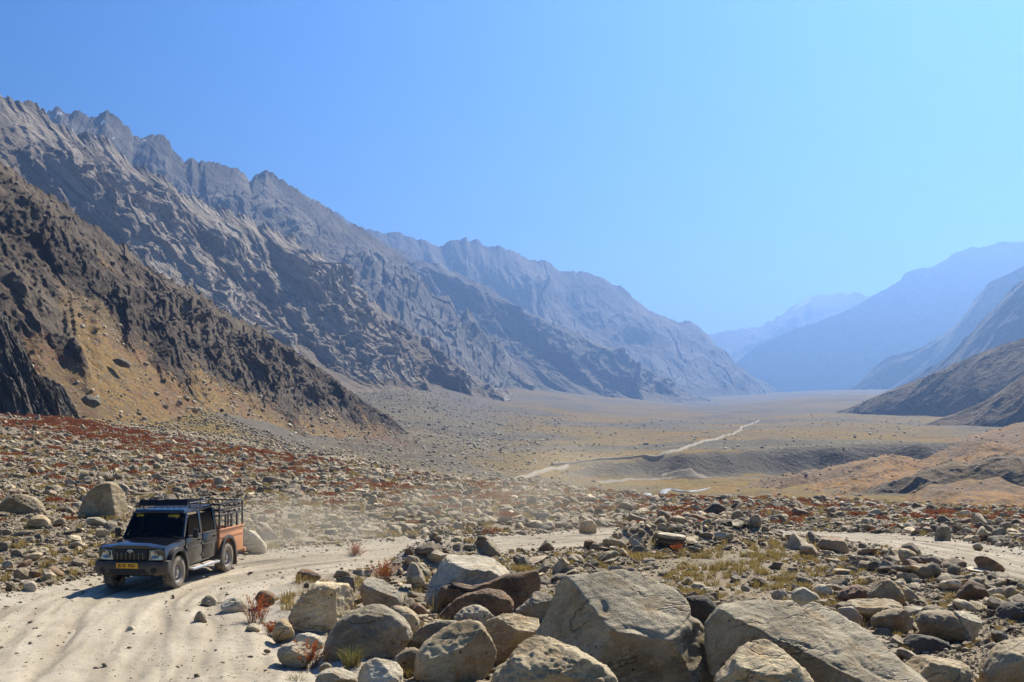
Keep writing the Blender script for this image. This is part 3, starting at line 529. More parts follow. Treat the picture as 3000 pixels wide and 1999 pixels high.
mountain('mountain', 'palest farthest mountain with a flat summit and a snow streak',
    ridge([(1800, 1010), (2000, 1000), (2091, 981), (2142, 967), (2231, 961), (2255, 945), (2282, 924), (2359, 882), (2378, 867), (2440, 864), (2499, 858), (2553, 868), (2700, 905)], [1800, 2700], [7800, 7800]),
    [(1800, 1160, 6800, 1800), (2250, 1160, 6700, 2300), (2650, 1150, 6800, 2700)], 200, 50, M_far, amp=110, lam=500, rockm=0.3, seed=41, keep=0.1, rough=0.35, talus=0.85, hook=snow5, smooth=True)
mountain('mountain', 'high pale blue mountain closing the valley on the far side',
    ridge([(2060, 1120), (2158, 1060), (2250, 995), (2342, 960), (2467, 917), (2553, 868), (2613, 835), (2638, 820), (2650, 799), (2721, 785), (2745, 772), (2803, 741), (2830, 732), (2851, 725), (2870, 731), (2927, 709), (2960, 712), (3000, 706), (3300, 690), (3700, 720)], [2060, 2553, 3700], [6300, 5900, 5500]),
    [(2060, 1165, 6150, 2060), (2180, 1165, 5900, 2250), (2380, 1165, 5600, 2553), (2640, 1163, 5400, 2927), (2900, 1155, 5200, 3300), (3400, 1140, 5200, 3700)], 250, 64, M_far, amp=42, lam=420, rockm=0.1, seed=47, keep=0.1, rough=0.35, talus=0.8, smooth=True)
mountain('mountain', 'hazy blue shoulder ridge on the far side of the valley',
    ridge([(2440, 1158), (2505, 1131), (2559, 1079), (2613, 1041), (2689, 1025), (2749, 993), (2814, 938), (2857, 879), (2895, 830), (2933, 814), (3000, 779), (3300, 690), (3700, 640)], [2440, 3000, 3700], [3900, 3700, 3500]),
    [(2440, 1175, 3850, 2440), (2575, 1170, 3700, 2689), (2665, 1165, 3560, 2857), (2950, 1155, 3400, 3300), (3400, 1140, 3300, 3700)], 230, 64, M_far, amp=24, lam=260, rockm=0.0, seed=53, keep=0.12, rough=0.35, talus=0.75, smooth=True)
mountain('mountain', 'dusky blue slope edging the picture behind the stony hill',
    ridge([(2600, 1160), (2689, 1101), (2765, 1052), (2830, 993), (2900, 917), (2955, 857), (3000, 817), (3200, 680), (3600, 520)], [2600, 3000, 3600], [2500, 2300, 2100]),
    [(2600, 1175, 2480, 2600), (2700, 1170, 2310, 2830), (2775, 1165, 2180, 3000), (2900, 1160, 2050, 3200), (3300, 1150, 1950, 3600)], 240, 84, M_right, amp=20, lam=150, rockm=0.0, seed=59, keep=0.14, rough=0.35, talus=0.75)
stony, STONY = mountain('hill', 'dark stony hill with a long shadowed face above the valley floor',
    ridge([(2290, 1236), (2390, 1225), (2440, 1214), (2505, 1190), (2613, 1141), (2721, 1101), (2830, 1052), (2938, 1009), (3000, 991), (3300, 870), (3700, 760)], [2290, 3000, 3700], [1230, 1020, 860]),
    [(2285, 1246, 1215, 2290), (2440, 1250, 1150, 2505), (2530, 1252, 1110, 2613), (2630, 1254, 1075, 2721), (2740, 1256, 1030, 2830), (2880, 1262, 970, 2938), (2960, 1265, 940, 3000), (3300, 1280, 850, 3300), (3700, 1280, 800, 3700)],
    320, 110, M_right, amp=14, lam=60, skew=-0.2, talus=1.2, rockm=-1.0, veg=0.45, seed=67, keep=0.2, stretch=4.0, prof=0.62, cross=0.2, soft=1.2, jag=0.06)
mountain('hill', 'nearer dark spur of the stony hill reaching the right edge',
    ridge([(2590, 1284), (2640, 1266), (2700, 1247), (2760, 1226), (2820, 1203), (2884, 1175), (2940, 1140), (3000, 1095), (3300, 900), (3700, 760)], [2590, 3000, 3700], [770, 730, 660]),
    [(2592, 1288, 765, 2590), (2720, 1290, 740, 2760), (2835, 1298, 716, 2884), (2955, 1305, 690, 3000), (3260, 1320, 640, 3300), (3660, 1330, 600, 3700)],
    280, 96, M_right, amp=10, lam=40, skew=-0.2, talus=1.2, rockm=-1.0, veg=0.5, seed=83, keep=0.2, stretch=4.0, prof=0.62, cross=0.2, soft=1.2, jag=0.06)
terr, TERR = mountain('hill', 'orange grassy terrace hill cut by dark gullies above the river flat',
    ridge([(2180, 1425), (2260, 1398), (2400, 1372), (2520, 1350), (2640, 1325), (2750, 1300), (2860, 1272), (2950, 1248), (3000, 1235), (3300, 1150), (3700, 1040)], [2180, 2400, 2750, 3000, 3700], [300, 350, 395, 415, 430]),
    [(2130, 1462, 248, 2180), (2250, 1478, 230, 2400), (2420, 1495, 215, 2640), (2640, 1510, 205, 2860), (2850, 1518, 195, 3000), (3100, 1530, 190, 3300), (3600, 1540, 190, 3700)],
    390, 160, M_terr, ribs=52, amp=17, lam=50, skew=-0.2, talus=0.97, rockm=-1.2, veg=1.0, seed=71, keep=0.15, stretch=3.5, prof=1.3, cross=0.2, soft=1.5, jag=0.05)
mountain('hill', 'brown gullied bank with dark shaded faces below the orange terrace',
    ridge([(2480, 1452), (2560, 1428), (2640, 1404), (2720, 1372), (2790, 1350), (2840, 1362), (2900, 1338), (2960, 1330), (3000, 1340), (3100, 1305), (3300, 1280), (3600, 1240)], [2480, 2800, 3600], [262, 278, 270]),
    [(2470, 1462, 252, 2480), (2690, 1462, 257, 2720), (2830, 1464, 258, 2840), (2950, 1466, 257, 2960), (3200, 1470, 250, 3300), (3500, 1475, 245, 3600)],
    360, 90, M_bank, amp=4.2, lam=16, skew=-0.5, talus=1.2, rockm=-1.0, veg=0.6, seed=89, keep=0.25, stretch=3.0, prof=0.8, cross=0.35, soft=1.5, jag=0.12, back=(0.12, 3.0))
# ------------------------------------------------------------------ boulders: each one from its outline, with its own distance, depth, facets and relief
_ico = {}
def ico(n):
    if n not in _ico:
        bm = bmesh.new(); bmesh.ops.create_icosphere(bm, subdivisions=n, radius=1.0); bm.verts.ensure_lookup_table()
        _ico[n] = (np.array([v.co[:] for v in bm.verts], np.float64), np.array([[v.index for v in f.verts] for f in bm.faces], np.int32)); bm.free()
    return _ico[n]
def facet(p, nrm, d, soft=0.08):
    nrm = np.array(nrm, float); nrm /= np.linalg.norm(nrm); h = p @ nrm - d
    return p - np.where(h > 0, h - soft * np.tanh(h / soft) * 0.25, 0)[:, None] * nrm[None, :]
def boulder(name, label, outline, mat='grey', depth=0.8, facets=(), vb=None, res=None, group=None, seed=0, rough=1.0, nf=5, sink=0.06, back=None, cat='boulder'):
    """outline: (u, v) points round the visible shape; vb: image row where it meets the ground"""
    o = np.array(outline, float); vb = vb or o[:, 1].max(); uc = (o[:, 0].min() + o[:, 0].max()) / 2
    g = img_to_ground(uc, vb); c2 = np.array([uc, (o[:, 1].min() + o[:, 1].max()) / 2])
    wpx, hpx = np.ptp(o[:, 0]), np.ptp(o[:, 1])
    Yc = g.y + 0.42 * depth * wpx / F * g.y if back is None else back
    k = Yc / F; rx, rz = wpx / 2 * k, hpx / 2 * k; ry = depth * (rx * 0.75 + rz * 0.35)
    res = res or (6 if wpx > 330 else 5 if wpx > 95 else 4 if wpx > 42 else 3)
    p, f = ico(res); p = p.copy(); rs = np.random.default_rng(seed + int(uc) * 7 + int(vb))
    # outline as a radius for every direction in the picture plane
    cl = catmull(np.vstack([o, o[:1]]), 12); d = cl - c2; th = np.arctan2(-d[:, 1] / (hpx / 2), d[:, 0] / (wpx / 2)); rr = np.hypot(d[:, 0] / (wpx / 2), d[:, 1] / (hpx / 2))
    i = np.argsort(th); th, rr = th[i], rr[i]
    a = np.arctan2(p[:, 2], p[:, 0]); R_ = np.interp(a, np.r_[th - 2 * np.pi, th, th + 2 * np.pi], np.r_[rr, rr, rr])
    q = np.sign(p) * np.abs(p) ** 0.86; q[:, 0] = p[:, 0] * R_; q[:, 2] = p[:, 2] * R_
    rho = np.hypot(p[:, 0], p[:, 2]); fl = np.clip(rho, 1e-4, 1) ** -0.22; q[:, 0] *= fl; q[:, 2] *= fl
    for nr, dd in facets: q = facet(q, nr, dd, 0.03)
    for _ in range(nf):
        nr = rs.normal(size=3); nr[1] = -abs(nr[1]) * 1.6 if rs.random() < 0.75 else abs(nr[1]) * 1.6; q = facet(q, nr, rs.uniform(0.62, 0.86), 0.05)
    q = q * np.array([rx, ry, rz]); sz = (rx * rz) ** 0.5
    off = rs.uniform(0, 50, 3); w = q / sz
    n1 = fbm(w[:, 0] * 1.1 + off[0], w[:, 1] * 1.1 + off[1], w[:, 2] * 1.3 + off[2], o=3, seed=3)
    n2 = ridged(w[:, 0] * 2.6 + off[0], w[:, 1] * 2.6 + off[1], w[:, 2] * 4.0 + off[2], o=3, seed=5)
    n3 = fbm(q[:, 0] * 9 + off[0], q[:, 1] * 9, q[:, 2] * 14 + off[1], o=3, seed=9, gain=0.6)
    crk = np.exp(-(np.abs(pnoise(w[:, 0] * 1.4 + off[1], w[:, 1] * 1.4, w[:, 2] * 1.4 + off[2], seed=12)) / 0.035) ** 2)
    nrm = p / np.array([rx, ry, rz]); nrm /= np.linalg.norm(nrm, axis=1)[:, None]
    edge = 0.45 + 0.55 * np.abs(p[:, 1])
    dsp = sz * rough * edge * (0.05 * n1 - 0.045 * (n2 - 0.6)) + rough * min(0.02, 0.05 * sz) * n3 - sz * 0.022 * crk * (1 if sz > 0.3 else 0)
    q = q + nrm * dsp[:, None]
    ctr = Vector(((c2[0] - 1500) * k, Yc, EYE - (c2[1] - HZ) * k))
    zb = ctr.z + q[:, 2].min()
    gz = float(ground_z(np.array([ctr.x]), np.array([Yc - ry * 0.5]))[0]) - sink * rz
    low = q[:, 2] < 0
    if gz < zb and back is None: q[low, 2] *= (ctr.z - gz) / (ctr.z - zb)                       # reach the ground
    if back is not None: gz = zb
    q[:, 2] += ctr.z - gz
    me = np_mesh(name, q, f, True, None); ob = link(name, me, None, MAT[mat]); ob.location = (ctr.x, Yc, gz)
    return tag(ob, label, cat, group)
B = boulder
B('boulder', 'largest boulder, grey with a broad slanting rough face at bottom centre', [(1567, 1857), (1596, 1806), (1615, 1761), (1627, 1717), (1647, 1672), (1685, 1637), (1742, 1631), (1806, 1634), (1857, 1653), (1908, 1685), (1959, 1717), (1997, 1742), (2020, 1774), (2029, 1806), (2055, 1825), (2086, 1870), (2106, 1933), (2100, 2000), (2050, 2050), (1800, 2075), (1600, 2000), (1565, 1920)], 'grey', 0.85, [((0.2, -0.55, 0.82), 0.48), ((-0.75, -0.6, 0.15), 0.62), ((0.8, -0.5, 0.2), 0.72), ((0.0, -1, -0.25), 0.66)], nf=2, rough=0.6)
B('boulder', 'huge sloping grey boulder with a small stone perched on its top', [(2067, 1831), (2099, 1787), (2125, 1771), (2201, 1761), (2297, 1758), (2367, 1758), (2424, 1768), (2482, 1800), (2545, 1844), (2584, 1882), (2635, 1933), (2679, 1965), (2720, 2010), (2700, 2070), (2400, 2100), (2120, 2050), (2075, 1930)], 'grey', 0.7, [((0.35, -0.5, 0.8), 0.42), ((-0.6, -0.8, 0.0), 0.6)], nf=2, rough=0.65)
B('boulder', 'rounded tan boulder at the bottom edge below the largest boulder', [(1448, 1966), (1478, 1945), (1507, 1907), (1541, 1877), (1570, 1863), (1615, 1870), (1691, 1908), (1755, 1940), (1793, 1972), (1820, 2005), (1800, 2060), (1640, 2090), (1470, 2060), (1445, 2000)], 'tan', 0.9, [((-0.1, -0.5, 0.85), 0.62), ((0.55, -0.75, 0.3), 0.66)], vb=2280)
B('boulder', 'pale speckled boulder at the bottom edge in front of the huge sloping one', [(2093, 1999), (2125, 1959), (2169, 1908), (2214, 1882), (2265, 1882), (2310, 1914), (2348, 1953), (2386, 1999), (2390, 2070), (2240, 2100), (2100, 2070)], 'tan', 0.9, [((0.0, -0.45, 0.88), 0.6)], vb=2270)
B('boulder', 'egg-shaped tan boulder with a dark stain on its lower face', [(1214, 1958), (1221, 1915), (1240, 1886), (1274, 1860), (1316, 1835), (1363, 1818), (1397, 1822), (1422, 1843), (1440, 1873), (1454, 1903), (1452, 1932), (1440, 1966), (1401, 1996), (1340, 2020), (1260, 2015), (1222, 1990)], 'tan', 0.95, [((0.7, -0.7, -0.1), 0.6), ((-0.2, -0.6, 0.75), 0.66)], nf=2)
B('boulder', 'big rounded grey boulder with pitted face beside the grass tuft', [(946, 1924), (955, 1881), (976, 1839), (1006, 1805), (1048, 1786), (1082, 1773), (1116, 1775), (1150, 1792), (1180, 1813), (1201, 1839), (1206, 1864), (1189, 1890), (1180, 1915), (1140, 1930), (1080, 1940), (1000, 1950), (960, 1945)], 'grey', 0.85, [((0.1, -0.85, 0.35), 0.66)])
B('boulder', 'tan boulder with cracked top, larger half of a split pair', [(847, 1805), (870, 1762), (904, 1724), (938, 1699), (972, 1690), (1000, 1699), (1027, 1720), (1040, 1741), (1044, 1784), (1030, 1825), (980, 1855), (905, 1857), (860, 1840)], 'tan', 0.85, [((0.1, 0.1, 0.98), 0.80), ((0.0, -0.95, 0.1), 0.62)])
B('boulder', 'pale-topped wedge boulder, smaller half of a split pair', [(1046, 1790), (1048, 1754), (1057, 1720), (1070, 1697), (1095, 1688), (1125, 1699), (1150, 1720), (1172, 1741), (1178, 1765), (1170, 1800), (1120, 1825), (1060, 1820)], 'pale', 0.9, [((0.35, -0.25, 0.9), 0.55), ((0.0, -1.0, -0.1), 0.55)])
B('boulder', 'large boulder with a bright flat tilted top behind the brown ridged boulders', [(1246, 1745), (1261, 1699), (1286, 1660), (1303, 1631), (1337, 1620), (1401, 1620), (1444, 1631), (1465, 1639), (1495, 1648), (1520, 1665), (1533, 1675), (1530, 1750), (1400, 1785), (1260, 1780)], 'pale', 0.95, [((0.18, -0.22, 0.96), 0.62), ((-0.1, -1, 0.05), 0.6)], vb=1778, nf=2)
B('boulder', 'long rusty brown boulder slanting between the flat-topped and the largest boulder', [(1282, 1741), (1303, 1711), (1329, 1709), (1354, 1724), (1397, 1716), (1448, 1699), (1486, 1682), (1533, 1677), (1575, 1675), (1586, 1699), (1584, 1728), (1570, 1770), (1507, 1795), (1400, 1805), (1290, 1795)], 'rust', 0.5, [((0.1, -0.95, 0.2), 0.45)], vb=1800)
B('boulder', 'humped brown boulder in front of the long rusty one', [(1282, 1805), (1308, 1779), (1346, 1750), (1397, 1733), (1448, 1722), (1482, 1737), (1503, 1762), (1503, 1788), (1478, 1805), (1420, 1820), (1340, 1830)], 'rust', 0.55, [((0, -0.95, 0.25), 0.5)], vb=1826)
B('boulder', 'small black-speckled grey boulder below the humped brown one', [(1329, 1809), (1354, 1784), (1388, 1773), (1422, 1784), (1448, 1813), (1440, 1850), (1380, 1855), (1340, 1840)], 'grey', 0.9)
B('boulder', 'dark rubbly rock wedged behind the egg-shaped boulder', [(1210, 1860), (1231, 1839), (1265, 1822), (1308, 1818), (1345, 1826), (1330, 1880), (1280, 1905), (1215, 1900)], 'grey', 0.7)
B('boulder', 'tall grey-tan boulder between the egg-shaped and the largest boulder', [(1410, 1839), (1440, 1813), (1507, 1792), (1550, 1786), (1575, 1805), (1580, 1839), (1575, 1880), (1540, 1930), (1480, 1960), (1440, 1940)], 'tan', 0.85, [((-0.6, -0.75, 0.2), 0.5)])
B('boulder', 'dark grey layered rock leaning on the largest boulder', [(1510, 1788), (1550, 1754), (1571, 1733), (1614, 1745), (1625, 1790), (1600, 1830), (1530, 1825)], 'grey', 0.7)
B('boulder', 'tan boulder peeping out behind the big rounded pitted one', [(1138, 1780), (1167, 1775), (1201, 1784), (1223, 1809), (1229, 1835), (1220, 1875), (1180, 1890), (1140, 1860)], 'tan', 0.9)
B('boulder', 'white rounded stone at the bottom edge beside the grass tuft', [(1046, 1990), (1057, 1958), (1082, 1935), (1116, 1928), (1150, 1937), (1172, 1954), (1180, 1979), (1175, 2020), (1110, 2035), (1055, 2025)], 'pale', 1.0)
B('boulder', 'angular tan rock filling the gap left of the egg-shaped boulder', [(1148, 1932), (1180, 1907), (1214, 1896), (1232, 1903), (1230, 1950), (1215, 1975), (1189, 1985), (1155, 1970)], 'tan', 0.8)
B('stone', 'flat pale slab sunk in the sand at the bottom edge', [(925, 1992), (938, 1971), (980, 1960), (1023, 1971), (1044, 1984), (1045, 2020), (930, 2020)], 'pale', 1.1)
B('stone', 'small grey stone against the foot of the pitted boulder', [(934, 1954), (951, 1941), (972, 1950), (968, 1970), (942, 1978)], 'grey', 1.0)
B('stone', 'brown pointed stone under the flat-topped boulder', [(1199, 1788), (1218, 1767), (1244, 1780), (1250, 1801), (1227, 1815), (1206, 1805)], 'rust', 0.9)
B('stone', 'small pale stone perched on top of the huge sloping boulder', [(2319, 1738), (2335, 1725), (2361, 1722), (2386, 1741), (2380, 1760), (2348, 1768), (2322, 1759)], 'pale', 1.0, back=16.35, vb=1960, nf=2)
B('boulder', 'dark boulder in the gap between the two greatest boulders', [(2010, 1749), (2055, 1745), (2087, 1761), (2106, 1790), (2095, 1835), (2040, 1840)], 'dark', 0.9)
B('boulder', 'flat rough rock just behind the huge sloping boulder', [(2112, 1757), (2144, 1745), (2189, 1745), (2233, 1758), (2225, 1785), (2115, 1790)], 'tan', 0.8)
B('boulder', 'rounded reddish-tan boulder, highest of the cluster right of the sloping boulder', [(2539, 1710), (2555, 1697), (2578, 1691), (2609, 1698), (2635, 1723), (2648, 1755), (2640, 1785), (2590, 1790), (2545, 1760)], 'tan', 0.9)
B('boulder', 'low brown boulder left of the rounded reddish-tan one', [(2450, 1752), (2475, 1726), (2520, 1714), (2571, 1739), (2565, 1765), (2490, 1770)], 'rust', 0.8)
B('boulder', 'long flat-topped speckled slab below the reddish-tan boulder', [(2463, 1777), (2501, 1755), (2571, 1745), (2622, 1761), (2645, 1782), (2620, 1808), (2540, 1825), (2490, 1810)], 'tan', 0.8, [((0, -0.3, 0.95), 0.6)])
B('boulder', 'dark lump of rock against the flank of the sloping boulder', [(2455, 1782), (2500, 1778), (2525, 1790), (2530, 1815), (2520, 1835), (2470, 1825)], 'grey', 0.8)
B('boulder', 'blocky tan boulder with dark lichen beside the spotted one', [(2552, 1819), (2565, 1803), (2609, 1784), (2650, 1784), (2665, 1800), (2663, 1829), (2648, 1857), (2597, 1858), (2558, 1840)], 'tan', 0.8)
B('boulder', 'domed tan boulder with round black lichen spots', [(2683, 1819), (2699, 1797), (2735, 1788), (2775, 1790), (2807, 1806), (2832, 1842), (2842, 1866), (2836, 1886), (2788, 1880), (2711, 1862)], 'tan', 0.9, nf=2)
B('boulder', 'white-topped boulder right behind the domed spotted one', [(2793, 1791), (2833, 1793), (2872, 1809), (2869, 1852), (2864, 1882), (2830, 1885), (2800, 1840)], 'pale', 0.8)
B('boulder', 'flat glossy white slab among the cluster by the spotted boulder', [(2650, 1778), (2690, 1774), (2735, 1788), (2720, 1800), (2680, 1806), (2655, 1800)], 'pale', 1.0, [((0, -0.1, 1), 0.55)])
B('boulder', 'dark brown low boulder below the spotted domed one', [(2648, 1883), (2667, 1865), (2711, 1863), (2762, 1876), (2790, 1902), (2760, 1920), (2680, 1918)], 'dark', 0.9)
B('boulder', 'lichen-edged tan boulder on the bottom edge right of the sloping one', [(2641, 1914), (2699, 1921), (2775, 1914), (2813, 1934), (2845, 1972), (2840, 2030), (2700, 2050), (2650, 1960)], 'tan', 0.8)
B('boulder', 'big rounded tan boulder cut by the bottom right corner', [(2877, 1972), (2903, 1927), (2941, 1889), (2992, 1873), (3060, 1880), (3100, 1950), (3090, 2060), (2900, 2060)], 'tan', 0.9)
B('boulder', 'dark cone-shaped boulder alone in the right-hand rubble', [(2801, 1758), (2813, 1732), (2835, 1708), (2860, 1700), (2877, 1712), (2894, 1742), (2892, 1762), (2839, 1770)], 'rust', 0.9)
B('boulder', 'black boulder at the right edge of the picture', [(2915, 1812), (2941, 1774), (3000, 1755), (3060, 1770), (3050, 1825), (2940, 1828)], 'dark', 0.9)
B('stone', 'glossy black stone below the black boulder at the edge', [(2905, 1855), (2918, 1844), (2938, 1847), (2951, 1865), (2946, 1877), (2915, 1876)], 'dark', 1.0)
B('stone', 'flat white slab lying in front of the brown angular boulder', [(2835, 1662), (2860, 1660), (2905, 1676), (2895, 1685), (2850, 1676)], 'pale', 1.6, [((0, -0.1, 1), 0.4)])
B('boulder', 'brown angular boulder behind the flat white slab', [(2855, 1642), (2868, 1630), (2890, 1630), (2925, 1650), (2942, 1668), (2935, 1680), (2880, 1676)], 'rust', 0.9)
B('boulder', 'flat-topped pale boulder at the near edge of the far road bend', [(2393, 1598), (2412, 1573), (2456, 1571), (2475, 1583), (2485, 1615), (2470, 1624), (2412, 1614)], 'tan', 0.9, [((0.05, -0.15, 1), 0.7)])
B('boulder', 'pointed grey boulder beyond the far road bend', [(2739, 1577), (2747, 1551), (2765, 1533), (2780, 1546), (2785, 1577), (2777, 1587), (2745, 1585)], 'grey', 0.9)
B('boulder', 'squat dark-sided boulder with a light top before the far road bend', [(2630, 1612), (2655, 1608), (2681, 1620), (2680, 1645), (2665, 1655), (2640, 1642)], 'tan', 0.9)
B('stone', 'round stone beside the road where it bends away at the right', [(2849, 1604), (2859, 1592), (2877, 1592), (2882, 1605), (2867, 1615)], 'grey', 1.0)
B('boulder', 'smooth grey boulder right of the rounded reddish-tan one', [(2640, 1726), (2660, 1721), (2675, 1735), (2696, 1755), (2693, 1768), (2655, 1770), (2645, 1748)], 'grey', 0.9)
B('boulder', 'leaning pointed boulder behind the slab stack', [(1880, 1558), (1884, 1528), (1892, 1520), (1905, 1545), (1908, 1567), (1890, 1570)], 'tan', 0.8)
B('boulder', 'upright blunt boulder right of the slab stack', [(2174, 1553), (2189, 1522), (2208, 1522), (2220, 1557), (2205, 1570), (2180, 1566)], 'tan', 0.8)
B('boulder', 'long dark boulder with a pale crest on the far edge of the rubble', [(2050, 1499), (2075, 1484), (2087, 1475), (2108, 1475), (2138, 1497), (2128, 1508), (2060, 1506)], 'dark', 0.7)
B('boulder', 'round grey boulder alone near the far rim of the rubble', [(1641, 1481), (1643, 1466), (1656, 1460), (1668, 1466), (1672, 1481), (1655, 1484)], 'grey', 1.0)
B('boulder', 'dusty pale boulder above the middle stretch of road', [(1696, 1555), (1701, 1533), (1719, 1522), (1737, 1525), (1747, 1543), (1745, 1560), (1704, 1566)], 'tan', 0.9)
B('boulder', 'brown round-backed boulder on the near edge of the middle road', [(1708, 1603), (1712, 1586), (1729, 1581), (1747, 1589), (1752, 1606), (1730, 1612)], 'rust', 0.9)
B('boulder', 'upright dark boulder left of the long humped ones past the road', [(1925, 1514), (1931, 1496), (1944, 1496), (1964, 1510), (1958, 1530), (1933, 1537)], 'grey', 0.9)
B('boulder', 'humped tan boulder past the road behind the slab stack', [(1956, 1527), (1972, 1512), (1997, 1511), (2011, 1522), (2014, 1539), (1960, 1542)], 'tan', 0.9)
B('boulder', 'low brown whaleback boulder right of the humped tan one', [(2010, 1517), (2030, 1505), (2056, 1506), (2071, 1520), (2064, 1532), (2018, 1532)], 'rust', 0.8)
B('boulder', 'two-toned upright grey stone left of the largest boulder', [(1517, 1654), (1523, 1632), (1546, 1627), (1550, 1645), (1548, 1662), (1525, 1663)], 'grey', 0.9)
B('boulder', 'tall dark rounded boulder behind the truck', [(234, 1495), (251, 1461), (272, 1431), (297, 1416), (323, 1412), (344, 1423), (361, 1448), (368, 1478), (365, 1512), (353, 1522), (276, 1518), (238, 1510)], 'tan', 0.8, [((0, -1, 0.12), 0.55)], nf=2, rough=0.8)
B('boulder', 'long arched boulder at the left edge behind the truck', [(-8, 1486), (25, 1457), (55, 1448), (93, 1457), (123, 1478), (136, 1503), (127, 1514), (10, 1508)], 'tan', 0.7)
B('boulder', 'tilted tan boulder below the arched one at the left edge', [(76, 1540), (93, 1516), (119, 1508), (144, 1525), (142, 1545), (100, 1550)], 'tan', 0.9)
B('boulder', 'pale triangular boulder in the dust right of the truck', [(708, 1560), (714, 1543), (727, 1548), (748, 1563), (769, 1584), (780, 1601), (774, 1622), (715, 1625)], 'pale', 0.8, [((0.3, -0.8, 0.4), 0.5)])
B('boulder', 'dark upright stone in the rubble left of the flat-topped boulder', [(1184, 1660), (1197, 1650), (1218, 1652), (1240, 1682), (1246, 1711), (1227, 1724), (1201, 1714), (1189, 1686)], 'grey', 0.9)
B('boulder', 'slanting brown boulder just behind the flat-topped one', [(1388, 1592), (1401, 1578), (1427, 1582), (1452, 1601), (1468, 1628), (1440, 1642), (1392, 1630)], 'tan', 0.8)
B('boulder', 'rough brown boulder at the road edge above the split pair', [(861, 1688), (883, 1669), (912, 1669), (938, 1682), (935, 1702), (904, 1712), (870, 1704)], 'rust', 0.9)
B('boulder', 'smooth pale stone beside the sandy road edge', [(644, 1785), (655, 1762), (680, 1751), (710, 1757), (722, 1774), (714, 1794), (680, 1800), (650, 1794)], 'pale', 0.9)
B('stone', 'grey stone at the turn of the road edge', [(589, 1764), (599, 1747), (616, 1744), (633, 1757), (635, 1770), (612, 1775), (590, 1770)], 'grey', 1.0)
B('stone', 'pointed dark stone standing by the tyre track', [(565, 1819), (576, 1798), (587, 1789), (602, 1806), (604, 1824), (575, 1825)], 'grey', 0.8)
B('stone', 'small three-cornered stone on the sand', [(714, 1853), (727, 1832), (740, 1825), (761, 1842), (750, 1856)], 'grey', 1.0)
B('stone', 'upright tan stone in front of the red bushes', [(795, 1874), (803, 1838), (820, 1817), (837, 1817), (854, 1838), (863, 1862), (850, 1882), (808, 1882)], 'tan', 0.9)
B('stone', 'flat-topped pale stone behind the grey rounded one', [(859, 1874), (876, 1859), (910, 1857), (939, 1868), (950, 1889), (940, 1912), (892, 1910)], 'pale', 0.9)
B('stone', 'grey rounded stone with a red bush against it', [(814, 1906), (829, 1889), (854, 1880), (888, 1885), (910, 1902), (912, 1931), (884, 1955), (842, 1948), (818, 1930)], 'grey', 0.95)
B('stone', 'rust-brown block at the roadside by the pale stone', [(746, 1752), (761, 1732), (786, 1732), (805, 1747), (801, 1774), (765, 1778)], 'rust', 0.9)
B('stone', 'square tan block left of the truck windscreen', [(278, 1552), (300, 1548), (322, 1551), (322, 1566), (315, 1579), (284, 1570)], 'tan', 0.9)
B('stone', 'pale flat stone under the tall dark rounded boulder', [(248, 1518), (276, 1513), (307, 1526), (310, 1540), (269, 1546)], 'pale', 0.9)
B('stone', 'brown block on the road verge left of the truck', [(132, 1672), (149, 1660), (183, 1679), (181, 1700), (140, 1694)], 'rust', 0.9)
B('stone', 'smaller brown block further left on the road verge', [(76, 1684), (85, 1672), (117, 1676), (115, 1693), (81, 1697)], 'rust', 0.9)
B('stone', 'pale rounded stone low on the left road verge', [(70, 1714), (89, 1702), (106, 1715), (104, 1737), (81, 1737)], 'pale', 0.9)
B('stone', 'tilted reddish stone in the rubble at the far left', [(51, 1657), (85, 1637), (92, 1652), (74, 1668), (55, 1667)], 'rust', 0.9)
B('stone', 'small dark stone lying on the road in front of the truck', [(367, 1845), (376, 1835), (388, 1834), (396, 1845), (380, 1849)], 'grey', 1.0)
B('stone', 'tiny brown stone on the road nearer the bottom edge', [(370, 1899), (377, 1894), (385, 1897), (384, 1902), (373, 1902)], 'rust', 1.0)
B('boulder', 'dark boulder on the ochre slope beside the left outcrop', [(238, 1168), (262, 1158), (290, 1175), (298, 1196), (280, 1198), (252, 1186)], 'dark', 0.9, back=186)
B('boulder', 'lone dark block on the ochre slope below the rocky spur', [(327, 1054), (350, 1051), (376, 1060), (380, 1077), (352, 1074)], 'dark', 0.9, back=228)
B('boulder', 'lone block like a hut on the valley floor left of the long track', [(1883, 1306), (1884, 1297), (1898, 1297), (1899, 1306)], 'dark', 0.8, cat='boulder')
# the layered stack of slabs
def slab_stack():
    g = img_to_ground(1968, 1606); e = empty('slab_stack', g, 0.25); k = g.y / F
    tag(e, 'layered stack of flat slabs with a pale top beside the grassy clearing', 'rock')
    lay = [(0.36, 0.30, 0.10, 'dark', 0.02), (0.42, 0.36, 0.09, 'rust', -0.03), (0.40, 0.34, 0.07, 'dark', 0.03), (0.46, 0.40, 0.11, 'pale', 0.0)]
    z = 0.10; p0, f0 = ico(4)
    for i, (a, b, h, m, dx) in enumerate(lay):
        p = np.sign(p0) * np.abs(p0) ** 0.45; p = p / np.maximum(np.abs(p).max(), 1); q = p * np.array([a, b, h * 0.62])
        q += 0.02 * np.stack([fbm(q[:, 0] * 4 + i * 9, q[:, 1] * 4, q[:, 2] * 6 + s, o=3, seed=5) for s in (0, 7, 13)], 1)
        o = link('slab', np_mesh('slab', q, f0, True), e, MAT[m]); o.location = (dx, 0, z); o.rotation_euler = (0.05 * (i - 1), 0.06, 0.3 * i); z += h * 1.02
slab_stack()

